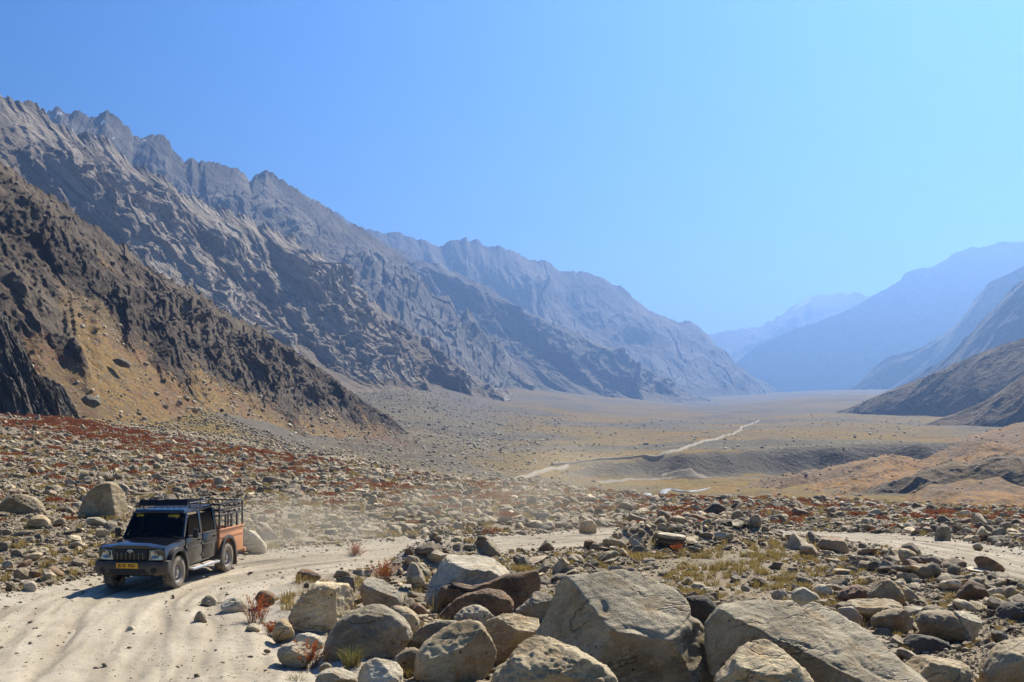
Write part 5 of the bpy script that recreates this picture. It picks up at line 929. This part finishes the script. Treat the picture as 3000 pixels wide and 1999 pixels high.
def build_truck():
    t = empty('pickup_truck', (-8.58, 26.72, 0.0), R(-8.45))
    tag(t, 'dusty black double-cab pickup truck with orange cargo bed driving along the dirt road', 'truck')
    b = bmesh.new(); prism(b, [(0.16, 0.52), (0.15, 0.96), (0.20, 1.0), (1.20, 1.075), (3.22, 1.10), (3.22, 0.47), (1.34, 0.45)] + arc(FA, 0.42, 0.46, 4, 176) + [(0.30, 0.48)], -0.78, 0.78); fin('body', b, T_black, t, 0.018)
    b = bmesh.new(); box(b, -0.5, 0.5, 0.3, 4.6, 0.34, 0.62); box(b, -0.7, 0.7, FA - 0.05, FA + 0.05, 0.30, 0.42); box(b, -0.7, 0.7, RA - 0.06, RA + 0.06, 0.30, 0.42); fin('chassis', b, T_under, t)
    # bonnet, crowned with a raised centre
    b = bmesh.new(); nx, ny = 16, 12; g = []
    for j in range(ny + 1):
        row = []
        for i in range(nx + 1):
            xx = -0.745 + 1.49 * i / nx; yy = 0.17 + 1.06 * j / ny
            row.append(b.verts.new((xx, yy - (0.05 * (1 - (xx / .745) ** 2) if j == 0 else 0), 1.012 + 0.085 * (yy - 0.17) + 0.045 * (1 - abs(xx / 0.745) ** 3) + 0.022 * (1 if abs(xx) < 0.4 else max(0, 1 - (abs(xx) - 0.4) / 0.08)) - (0.035 if j == 0 else 0))))
        g.append(row)
    for j in range(ny):
        for i in range(nx): b.faces.new((g[j][i], g[j][i + 1], g[j + 1][i + 1], g[j + 1][i]))
    r_ = bmesh.ops.extrude_face_region(b, geom=list(b.faces)); [setattr(v.co, 'z', 0.97) for v in r_['geom'] if isinstance(v, bmesh.types.BMVert)]
    fin('bonnet', b, T_black, t, angle=50)
    # grille, lamps, bumper, plate
    b = bmesh.new(); box(b, -0.40, 0.40, 0.10, 0.18, 0.70, 0.965); gr = fin('grille', b, T_dark, t, 0.02)
    for i in range(7):
        b = bmesh.new(); xx = -0.30 + 0.10 * i; box(b, xx - 0.018, xx + 0.018, 0.082, 0.104, 0.73, 0.90); fin('slat', b, T_black, gr, 0.006)
    b = bmesh.new(); bmesh.ops.create_uvsphere(b, u_segments=20, v_segments=10, radius=1.0); [setattr(v, 'co', Vector((v.co.x * 0.072, v.co.y * 0.012 + 0.086, v.co.z * 0.042 + 0.925))) for v in b.verts]; em = fin('emblem', b, T_steel, gr)
    for s_ in (-1, 1):
        b = bmesh.new(); hexa(b, [(s_ * 0.055, 0.0725, 0.905), (s_ * 0.012, 0.0725, 0.930), (s_ * 0.006, 0.0725, 0.912), (s_ * 0.035, 0.0725, 0.898), (s_ * 0.055, 0.080, 0.905), (s_ * 0.012, 0.080, 0.930), (s_ * 0.006, 0.080, 0.912), (s_ * 0.035, 0.080, 0.898)]); fin('crest_mark', b, T_dark, gr)
    for s_ in (-1, 1):
        b = bmesh.new(); pts = [(0.42, 0.715), (0.73, 0.735), (0.775, 0.80), (0.775, 0.955), (0.70, 0.97), (0.47, 0.935)]
        a0 = [b.verts.new((s_ * x_, 0.125 + (0.10 if x_ > 0.74 else 0), z_)) for x_, z_ in pts]; a1 = [b.verts.new((s_ * x_ * 0.99, 0.30, z_)) for x_, z_ in pts]; n = len(pts)
        b.faces.new(a0); b.faces.new(a1[::-1])
        for i in range(n): b.faces.new((a0[i], a1[i], a1[(i + 1) % n], a0[(i + 1) % n]))
        h = fin('headlight', b, T_lamp, t, 0.008)
        b = bmesh.new(); lathe(b, [(0, 0.012), (0.005, 0.045), (0.03, 0.075), (0.035, 0.085)], 20); bmesh.ops.rotate(b, verts=b.verts, matrix=Matrix.Rotation(R(-90), 3, 'Z')); bmesh.ops.translate(b, verts=b.verts, vec=(s_ * 0.58, 0.118, 0.845)); fin('bulb_reflector', b, T_steel, h)
        b = bmesh.new(); a0 = [b.verts.new((s_ * x_ * 1.003, 0.108 + (0.10 if x_ > 0.74 else 0), z_)) for x_, z_ in pts]; b.faces.new(a0); fin('lens', b, T_lens, h)
    b = bmesh.new(); prism(b, [(0.02, 0.40), (-0.04, 0.47), (-0.05, 0.62), (0.0, 0.70), (0.26, 0.70), (0.26, 0.40)], -0.60, 0.60)
    for s_ in (-1, 1): hexa(b, [(s_ * 0.60, 0.0, 0.70), (s_ * 0.60, -0.045, 0.60), (s_ * 0.60, -0.03, 0.45), (s_ * 0.60, 0.02, 0.38), (s_ * 0.86, 0.16, 0.70), (s_ * 0.87, 0.13, 0.60), (s_ * 0.86, 0.14, 0.47), (s_ * 0.84, 0.18, 0.40)])
    for s_ in (-1, 1): box(b, min(s_ * 0.60, s_ * 0.86), max(s_ * 0.60, s_ * 0.86), 0.17, 0.34, 0.42, 0.70)
    bp = fin('bumper', b, T_bump, t, 0.015)
    b = bmesh.new(); box(b, -0.42, 0.42, -0.058, 0.0, 0.425, 0.53); fin('air_intake', b, T_dark, bp, 0.01)
    for s_ in (-1, 1):
        b = bmesh.new(); lathe(b, [(0.0, 0.0), (0.0, 0.062), (0.03, 0.068), (0.05, 0.068)], 18); bmesh.ops.rotate(b, verts=b.verts, matrix=Matrix.Rotation(R(90), 3, 'Z')); bmesh.ops.translate(b, verts=b.verts, vec=(s_ * 0.60, -0.048, 0.515)); fin('fog_lamp', b, T_dark, bp)
    b = bmesh.new(); box(b, -0.255, 0.255, -0.075, -0.060, 0.555, 0.675); pl = fin('number_plate', b, T_plate, t, 0.004); pl['label'] = 'yellow number plate reading JK10 9561'
    text('lettering', 'JK10  9561', 0.105, (0.0, -0.0765, 0.615), T_ink, pl, width=0.41, bold=0.002)
    # windscreen and cab
    def W(x_, f): return (x_ * (0.70 - 0.075 * f) / 0.70, 1.235 + 0.36 * f, 1.115 + 0.535 * f)
    b = bmesh.new(); hexa(b, [W(-0.68, 0.02), W(0.68, 0.02), W(0.68, 0.98), W(-0.68, 0.98)] + [tuple(Vector(W(a_, f_)) + Vector((0, 0.008, -0.004))) for a_, f_ in ((-0.68, 0.02), (0.68, 0.02), (0.68, 0.98), (-0.68, 0.98))]); ws = fin('windscreen', b, T_glass, t)
    ang = math.degrees(math.atan2(0.535, 0.36))
    for s_, x_, w_ in (('LOAD', -0.51, 0.17), ('CARRIER', 0.42, 0.29)):
        p = Vector(W(x_, 0.90)) + Vector((0, -0.012, 0.004)); text('lettering', s_, 0.07, p, T_yel, ws, rx=ang, width=w_, bold=0.003)
    b = bmesh.new(); hexa(b, [W(-0.70, 0.86), W(0.70, 0.86), W(0.70, 1.0), W(-0.70, 1.0)] + [tuple(Vector(W(a_, f_)) + Vector((0, 0.02, -0.002))) for a_, f_ in ((-0.70, 0.86), (0.70, 0.86), (0.70, 1.0), (-0.70, 1.0))]); fin('sun_strip', b, T_dark, ws)
    for x_ in (-0.45, 0.12):
        b = bmesh.new(); tube(b, Vector(W(x_, 0.0)) + Vector((0, -0.02, 0.005)), Vector(W(x_ + 0.42, 0.16)) + Vector((0, -0.02, 0.01)), 0.008, 6); fin('wiper', b, T_dark, ws)
    for s_ in (-1, 1):
        b = bmesh.new(); c0, c1 = Vector(W(s_ * 0.70, -0.04)), Vector(W(s_ * 0.70, 1.02)); e_ = Vector((s_ * 0.055, 0.0, 0)); k_ = Vector((0, 0.09, -0.01))
        hexa(b, [c0, c0 + e_, c0 + e_ + k_, c0 + k_, c1, c1 + e_ * 0.75, c1 + e_ * 0.75 + k_, c1 + k_]); fin('front_pillar', b, T_black, t, 0.008)
        for y0, y1 in ((2.19, 2.30), (3.08, 3.22)):
            b = bmesh.new(); box(b, min(s_ * 0.735, s_ * 0.775), max(s_ * 0.735, s_ * 0.775), y0, y1, 1.08, 1.68); fin('pillar', b, T_black, t, 0.006, tum=True)
    b = bmesh.new(); prism(b, [(1.55, 1.655), (1.54, 1.68), (1.62, 1.735), (1.9, 1.762), (3.1, 1.762), (3.24, 1.73), (3.25, 1.655)], -0.70, 0.70); tumble(b); rf = fin('roof', b, T_black, t, 0.035, 3)
    for i in range(6):
        b = bmesh.new(); xx = -0.40 + 0.16 * i; box(b, xx - 0.022, xx + 0.022, 1.85, 3.05, 1.755, 1.772); fin('rib', b, T_black, rf, 0.006)
    b = bmesh.new(); box(b, -0.76, 0.76, 3.20, 3.235, 1.08, 1.30); box(b, -0.76, 0.76, 3.20, 3.235, 1.58, 1.68); box(b, -0.76, -0.5, 3.20, 3.235, 1.30, 1.58); box(b, 0.5, 0.76, 3.20, 3.235, 1.30, 1.58); fin('cab_rear_wall', b, T_black, t, tum=True)
    # doors
    for s_ in (-1, 1):
        for (y0, y1), win in (((1.30, 2.20), [(1.50, 1.135), (2.175, 1.135), (2.175, 1.615), (1.70, 1.615)]), ((2.245, 3.10), [(2.31, 1.135), (3.06, 1.135), (3.06, 1.615), (2.31, 1.615)])):
            b = bmesh.new(); x0, x1 = s_ * 0.779, s_ * 0.797; lowf = 0.12 if y0 < 2 else 0.0
            prism(b, [(y0 + lowf, 0.50), (y1, 0.50), (y1, 1.10), (y0, 1.10), (y0, 0.62)], x0, x1); d = fin('door', b, T_black, t, 0.008)
            b = bmesh.new(); prism(b, win, s_ * 0.752, s_ * 0.757); fin('window', b, T_glass, d, tum=True)
            b = bmesh.new(); prism(b, [(win[0][0] - 0.03, 1.105), (win[1][0] + 0.03, 1.105), (win[1][0] + 0.03, 1.138), (win[0][0], 1.138)], s_ * 0.745, s_ * 0.79); fin('window_sill', b, T_bar, d, 0.004)
            b = bmesh.new(); box(b, min(x1, s_ * 0.83), max(x1, s_ * 0.83), y1 - 0.20, y1 - 0.06, 0.985, 1.02); fin('handle', b, T_dark, d, 0.008)
            b = bmesh.new(); box(b, min(x1, s_ * 0.806), max(x1, s_ * 0.806), y0 + 0.02, y1 - 0.02, 0.845, 0.868); fin('trim_strip', b, T_bar, d, 0.003)
            for hz in (0.62, 0.90):
                b = bmesh.new(); tube(b, (s_ * 0.805, y0 - 0.012, hz - 0.035), (s_ * 0.805, y0 - 0.012, hz + 0.035), 0.017); fin('hinge', b, T_steel, d)
        b = bmesh.new(); box(b, min(s_ * 0.90, s_ * 1.03), max(s_ * 0.90, s_ * 1.03), 1.40, 1.47, 1.10, 1.31); mi = fin('mirror', b, T_dark, t, 0.02)
        b = bmesh.new(); tube(b, (s_ * 0.76, 1.44, 1.10), (s_ * 0.95, 1.435, 1.14), 0.014); fin('arm', b, T_dark, mi)
        # arches, step and mud flaps
        b = bmesh.new(); o_ = arc(FA, 0.42, 0.53, -6, 186, 18); i_ = arc(FA, 0.42, 0.455, 186, -6, 18); prism(b, o_ + i_, s_ * 0.74, s_ * 0.86); fin('wheel_arch', b, T_bump, t, 0.012)
        b = bmesh.new(); o_ = arc(RA, 0.42, 0.53, -6, 186, 18); i_ = arc(RA, 0.42, 0.455, 186, -6, 18); prism(b, o_ + i_, s_ * 0.78, s_ * 0.87); fin('wheel_arch', b, T_bump, t, 0.012)
        b = bmesh.new(); tube(b, (s_ * 0.88, 1.45, 0.36), (s_ * 0.88, 3.05, 0.36), 0.032); tube(b, (s_ * 0.80, 1.45, 0.36), (s_ * 0.80, 3.05, 0.36), 0.02)
        for yy in (1.45, 2.25, 3.05): tube(b, (s_ * 0.88, yy, 0.36), (s_ * 0.60, yy, 0.46), 0.018)
        fin('side_step', b, T_steel, t)
        b = bmesh.new(); box(b, min(s_ * 0.60, s_ * 0.86), max(s_ * 0.60, s_ * 0.86), 4.27, 4.285, 0.13, 0.55); fin('mud_flap', b, T_bump, t)
        b = bmesh.new(); box(b, min(s_ * 0.60, s_ * 0.82), max(s_ * 0.60, s_ * 0.82), 1.30, 1.315, 0.16, 0.47); fin('mud_flap', b, T_bump, t)
        for ay in (FA, RA):
            w = empty('wheel', (0, 0, 0)); w.parent = t; w.location = (s_ * 0.72, ay, WR - 0.005)
            b = bmesh.new(); h_ = 0.118; lathe(b, [(s_ * x_, r) for x_, r in ((-h_ * 0.8, 0.22), (-h_, 0.27), (-h_, 0.33), (-h_ * 0.8, WR - 0.012), (-h_ * 0.35, WR), (h_ * 0.35, WR), (h_ * 0.8, WR - 0.012), (h_, 0.33), (h_, 0.27), (h_ * 0.8, 0.22))], 40)
            fin('tyre', b, T_tyre, w, angle=60)
            b = bmesh.new()
            for i in range(36):
                a_ = 2 * math.pi * i / 36
                for sx_ in (-1, 1):
                    p = Vector((sx_ * h_ * 0.62, (WR - 0.004) * math.cos(a_ + 0.08 * sx_), (WR - 0.004) * math.sin(a_ + 0.08 * sx_))); m_ = Matrix.Translation(p) @ Matrix.Rotation(a_, 4, 'X') @ Matrix.Diagonal((h_ * 0.62, 0.024, 0.036, 1)); bmesh.ops.create_cube(b, size=1.0, matrix=m_)
            o = fin('tread', b, T_tyre, w); o['kind'] = 'stuff'
            b = bmesh.new(); lathe(b, [(s_ * x_, r) for x_, r in ((0.085, 0.235), (0.10, 0.225), (0.085, 0.205), (0.02, 0.19), (0.0, 0.17), (0.055, 0.14), (0.06, 0.10), (0.035, 0.085), (0.04, 0.06), (0.085, 0.055), (0.09, 0.0))], 32); rm = fin('rim', b, T_rim, w)
            for i in range(5):
                a_ = 2 * math.pi * i / 5; b = bmesh.new(); tube(b, (s_ * 0.03, 0.072 * math.cos(a_), 0.072 * math.sin(a_)), (s_ * 0.055, 0.072 * math.cos(a_), 0.072 * math.sin(a_)), 0.011, 6); fin('wheel_nut', b, T_steel, rm)
    # cargo bed with its cage
    bd = empty('cargo_bed', (0, 0, 0)); bd.parent = t
    for s_ in (-1, 1):
        b = bmesh.new(); prism(b, [(3.27, 0.56), (3.27, 1.085), (4.86, 1.085), (4.86, 0.46), (4.30, 0.46)] + arc(RA, 0.42, 0.46, 8, 172) + [(3.28, 0.50)], s_ * 0.765, s_ * 0.805); sp = fin('side_panel', b, T_orange, bd, 0.008)
        for zz_ in (0.90, 0.925, 1.05):
            b = bmesh.new(); box(b, min(s_ * 0.80, s_ * 0.816), max(s_ * 0.80, s_ * 0.816), 3.30, 4.84, zz_ - 0.008, zz_ + 0.008); fin('ridge', b, T_orange, sp, 0.003)
        b = bmesh.new(); box(b, min(s_ * 0.755, s_ * 0.83), max(s_ * 0.755, s_ * 0.83), 3.25, 4.88, 1.087, 1.125); fin('top_rail', b, T_orange, bd, 0.008)
    b = bmesh.new(); box(b, -0.76, 0.76, 4.82, 4.86, 0.56, 1.085); fin('tailgate', b, T_orange, bd, 0.008)
    b = bmesh.new(); box(b, -0.76, 0.76, 3.27, 3.31, 0.56, 1.085); fin('front_panel', b, T_orange, bd, 0.008)
    b = bmesh.new(); box(b, -0.76, 0.76, 3.31, 4.82, 0.60, 0.64); fin('bed_floor', b, T_bar, bd)
    b = bmesh.new(); box(b, -0.84, 0.84, 4.87, 5.0, 0.40, 0.50); fin('rear_bumper', b, T_orange, t, 0.012)
    cg = empty('cage', (0, 0, 0)); cg.parent = t
    for s_ in (-1, 1):
        for yy in (3.30, 3.70, 4.09, 4.47, 4.84):
            tall = yy in (3.30, 4.84); b = bmesh.new(); w_ = 0.03 if tall else 0.045; box(b, s_ * 0.79 - 0.018, s_ * 0.79 + 0.018, yy - w_, yy + w_, 1.125, 1.77 if tall else 1.47); fin('post', b, T_bar, cg, 0.004)
        for zz_ in (1.46, 1.61, 1.755):
            b = bmesh.new(); box(b, s_ * 0.79 - 0.022, s_ * 0.79 + 0.022, 3.30, 4.85, zz_ - 0.019, zz_ + 0.019); fin('rail', b, T_bar, cg, 0.004)
        for yy in (3.62, 3.98, 4.30, 4.62):
            for zz_ in (1.535, 1.685):
                b = bmesh.new(); bmesh.ops.create_uvsphere(b, u_segments=8, v_segments=6, radius=0.035); bmesh.ops.translate(b, verts=b.verts, vec=(s_ * 0.79, yy, zz_)); fin('scroll', b, T_bar, cg)
    for yy in (3.30, 4.84):
        for zz_ in (1.46, 1.61, 1.755):
            b = bmesh.new(); box(b, -0.77, 0.77, yy - 0.018, yy + 0.018, zz_ - 0.017, zz_ + 0.017); fin('rail', b, T_bar, cg, 0.004)
        for xx in (-0.4, 0, 0.4):
            b = bmesh.new(); box(b, xx - 0.02, xx + 0.02, yy - 0.016, yy + 0.016, 1.09, 1.445); fin('post', b, T_bar, cg, 0.004)
    # roof rack with a black board across its front
    rk = empty('roof_rack', (0, 0, 0)); rk.parent = t
    for s_ in (-1, 1):
        b = bmesh.new(); tube(b, (s_ * 0.58, 1.95, 1.87), (s_ * 0.58, 3.15, 1.87), 0.016); tube(b, (s_ * 0.58, 2.6, 1.96), (s_ * 0.58, 3.15, 1.96), 0.013)
        for yy in (1.97, 2.6, 3.13): tube(b, (s_ * 0.58, yy, 1.74), (s_ * 0.58, yy, 1.96 if yy > 2 else 1.88), 0.014)
        fin('side_bar', b, T_bar, rk)
    for yy in (2.0, 2.3, 2.6, 2.9, 3.13):
        b = bmesh.new(); tube(b, (-0.58, yy, 1.87), (0.58, yy, 1.87), 0.014); fin('cross_bar', b, T_bar, rk)
    b = bmesh.new(); hexa(b, [(-0.62, 1.78, 1.81), (0.60, 1.78, 1.83), (0.60, 1.84, 1.965), (-0.62, 1.84, 1.945), (-0.62, 1.80, 1.805), (0.60, 1.80, 1.825), (0.60, 1.86, 1.96), (-0.62, 1.86, 1.94)]); fin('wind_board', b, T_dark, rk, 0.004)
    # inside
    b = bmesh.new(); box(b, -0.66, 0.66, 1.28, 1.52, 0.98, 1.12); fin('dashboard', b, T_seat, t, 0.02)
    for xx, yy in ((-0.36, 2.12), (0.36, 2.12)):
        b = bmesh.new(); hexa(b, [(xx - 0.24, yy, 1.05), (xx + 0.24, yy, 1.05), (xx + 0.24, yy + 0.12, 1.05), (xx - 0.24, yy + 0.12, 1.05), (xx - 0.2, yy + 0.13, 1.50), (xx + 0.2, yy + 0.13, 1.50), (xx + 0.2, yy + 0.21, 1.50), (xx - 0.2, yy + 0.21, 1.50)]); fin('seat', b, T_seat, t, 0.03)
    b = bmesh.new(); box(b, -0.66, 0.66, 2.85, 3.0, 1.05, 1.42); fin('rear_seat', b, T_seat, t, 0.03)
    b = bmesh.new(); n_ = 28; ring = []
    for i in range(n_):
        a_ = 2 * math.pi * i / n_; c_ = Vector((-0.36 + 0.18 * math.cos(a_), 1.62 + 0.05 * math.sin(a_), 1.14 + 0.16 * math.sin(a_))); nr = Vector((math.cos(a_), 0.3 * math.sin(a_), math.sin(a_)))
        ring.append([b.verts.new(c_ + (nr * math.cos(q_) + Vector((0, 1, -0.3)) * math.sin(q_)) * 0.015) for q_ in (0, 1.57, 3.14, 4.71)])
    for i in range(n_):
        for q_ in range(4): b.faces.new((ring[i][q_], ring[(i + 1) % n_][q_], ring[(i + 1) % n_][(q_ + 1) % 4], ring[i][(q_ + 1) % 4]))
    fin('steering_wheel', b, T_dark, t)
    return t
TRUCK = build_truck()
def build_person(truck):
    """the passenger dimly seen through the windscreen: one skinned body, seated"""
    J = {'pelvis': (0, 0.0, 0.0), 'belly': (0, 0.0, 0.17), 'chest': (0, 0.02, 0.36), 'neck': (0, 0.0, 0.50), 'chin': (0, -0.03, 0.565), 'head': (0, -0.02, 0.65), 'crown': (0, 0.0, 0.74),
         'sh_l': (0.17, 0.02, 0.43), 'el_l': (0.23, -0.08, 0.20), 'wr_l': (0.13, -0.30, 0.10), 'ha_l': (0.09, -0.37, 0.09), 'sh_r': (-0.17, 0.02, 0.43), 'el_r': (-0.23, -0.08, 0.20), 'wr_r': (-0.13, -0.30, 0.10), 'ha_r': (-0.09, -0.37, 0.09),
         'hip_l': (0.09, -0.05, -0.01), 'kn_l': (0.12, -0.42, 0.02), 'an_l': (0.12, -0.46, -0.36), 'hip_r': (-0.09, -0.05, -0.01), 'kn_r': (-0.12, -0.42, 0.02), 'an_r': (-0.12, -0.46, -0.36)}
    Rr = {'pelvis': .13, 'belly': .125, 'chest': .14, 'neck': .055, 'chin': .07, 'head': .088, 'crown': .06, 'sh': .07, 'el': .047, 'wr': .032, 'ha': .035, 'hip': .09, 'kn': .06, 'an': .045}
    E = [('pelvis', 'belly'), ('belly', 'chest'), ('chest', 'neck'), ('neck', 'chin'), ('chin', 'head'), ('head', 'crown')]
    for s_ in 'lr': E += [('chest', 'sh_' + s_), ('sh_' + s_, 'el_' + s_), ('el_' + s_, 'wr_' + s_), ('wr_' + s_, 'ha_' + s_), ('pelvis', 'hip_' + s_), ('hip_' + s_, 'kn_' + s_), ('kn_' + s_, 'an_' + s_)]
    ks = list(J); me = bpy.data.meshes.new('person'); me.from_pydata([J[k] for k in ks], [(ks.index(a), ks.index(b)) for a, b in E], [])
    o = bpy.data.objects.new('tmp_person', me); COL.objects.link(o); m = o.modifiers.new('s', 'SKIN')
    for i, k in enumerate(ks):
        d = me.skin_vertices[0].data[i]; d.radius = (Rr[k.split('_')[0]],) * 2; d.use_root = k == 'pelvis'
    o.modifiers.new('d', 'SUBSURF').levels = 2; bpy.context.view_layer.update()
    fm = bpy.data.meshes.new_from_object(o.evaluated_get(bpy.context.evaluated_depsgraph_get())); bpy.data.objects.remove(o)
    # nose and brow from the front of the head
    for v in fm.vertices:
        if v.co.z > 0.55 and v.co.y < -0.06: v.co.y -= 0.022 * math.exp(-(v.co.x / 0.018) ** 2 - ((v.co.z - 0.635) / 0.03) ** 2)
        v.select = False
    n = N('person clothes and skin'); sx = n.new('ShaderNodeSeparateXYZ'); n.put(sx.inputs[0], n.obj()); n.bsdf(n.mix(n.step(sx.outputs[2], 0.49, 0.51), (0.05, 0.045, 0.05), (0.30, 0.17, 0.11)), 0.7)
    for p in fm.polygons: p.use_smooth = True
    o = link('person', fm, None, n.m); fm.name = 'person'
    o.location = truck.matrix_world @ Vector((0.36, 2.06, 0.93)); o.rotation_euler = truck.rotation_euler
    tag(o, 'person in dark clothes seated behind the truck windscreen', 'person')
    b = bmesh.new(); bmesh.ops.create_uvsphere(b, u_segments=16, v_segments=10, radius=1.0); [setattr(v, 'co', Vector((v.co.x * 0.093, v.co.y * 0.10 + 0.012, v.co.z * 0.085 + 0.70 + (0.03 if v.co.y < -0.4 else 0)))) for v in b.verts]; fin('hair', b, T_dark, o)
    for s_ in (-1, 1):
        b = bmesh.new(); bmesh.ops.create_uvsphere(b, u_segments=8, v_segments=6, radius=0.011); bmesh.ops.translate(b, verts=b.verts, vec=(s_ * 0.033, -0.098, 0.652)); fin('eye', b, T_ink, o)
bpy.context.view_layer.update()
build_person(TRUCK)

# ------------------------------------------------------------------ dust raised by the truck
def dust(loc, size, rz, dens, seed, label):
    bm = bmesh.new(); bmesh.ops.create_icosphere(bm, subdivisions=3, radius=1.0); me = bpy.data.meshes.new('dust_cloud'); bm.to_mesh(me); bm.free()
    o = link('dust_cloud', me); o.location = loc; o.scale = size; o.rotation_euler = (0, 0, rz)
    n = N('road dust'); co = n.obj(); ln = n.new('ShaderNodeVectorMath', operation='LENGTH'); n.put(ln.inputs[0], co)
    f = n.math('SUBTRACT', 1.0, n.step(ln.outputs['Value'], 0.15, 0.97)); no = n.step(n.noise(n.vmath('ADD', co, (seed, seed, seed)), 1.7, 4, 0.6), 0.36, 0.68)
    v = n.new('ShaderNodeVolumePrincipled'); v.inputs['Color'].default_value = (0.93, 0.86, 0.72, 1); v.inputs['Anisotropy'].default_value = 0.35; n.put(v.inputs['Density'], n.math('MULTIPLY', n.math('MULTIPLY', f, no), dens))
    n.t.links.new(v.outputs[0], n.out.inputs['Volume']); me.materials.append(n.m); tag(o, label, 'dust', kind='stuff')
dust((-6.0, 33.2, 0.75), (3.0, 2.6, 1.35), 0.3, 0.5, 1.3, 'low pale dust billowing behind the rear wheels of the truck')
dust((-2.2, 36.5, 1.0), (5.5, 3.6, 1.9), 0.3, 0.11, 4.7, 'thin dust hanging over the road right of the truck')
dust((2.2, 42.0, 1.6), (5.0, 4.0, 2.6), 0.2, 0.085, 8.1, 'faint dust drifting over the rubble beyond the middle road')
# ------------------------------------------------------------------ haze: one closed box of even air round the camera and the whole valley
def build_haze():
    bm = bmesh.new(); bmesh.ops.create_cube(bm, size=1.0); me = bpy.data.meshes.new('haze'); bm.to_mesh(me); bm.free()
    o = link('haze', me); o.scale = (16000, 11600, 1020); o.location = (2500, 5300, 1020 / 2 - 60)
    n = N('haze'); v = n.new('ShaderNodeVolumePrincipled'); v.inputs['Color'].default_value = (0.27, 0.495, 1.0, 1); v.inputs['Density'].default_value = HAZE_D; v.inputs['Anisotropy'].default_value = 0.62
    n.t.links.new(v.outputs[0], n.out.inputs['Volume']); me.materials.append(n.m)
    tag(o, 'thin pale blue haze filling the valley air', 'haze', kind='stuff')
HAZE_D = 2.0e-4
build_haze()
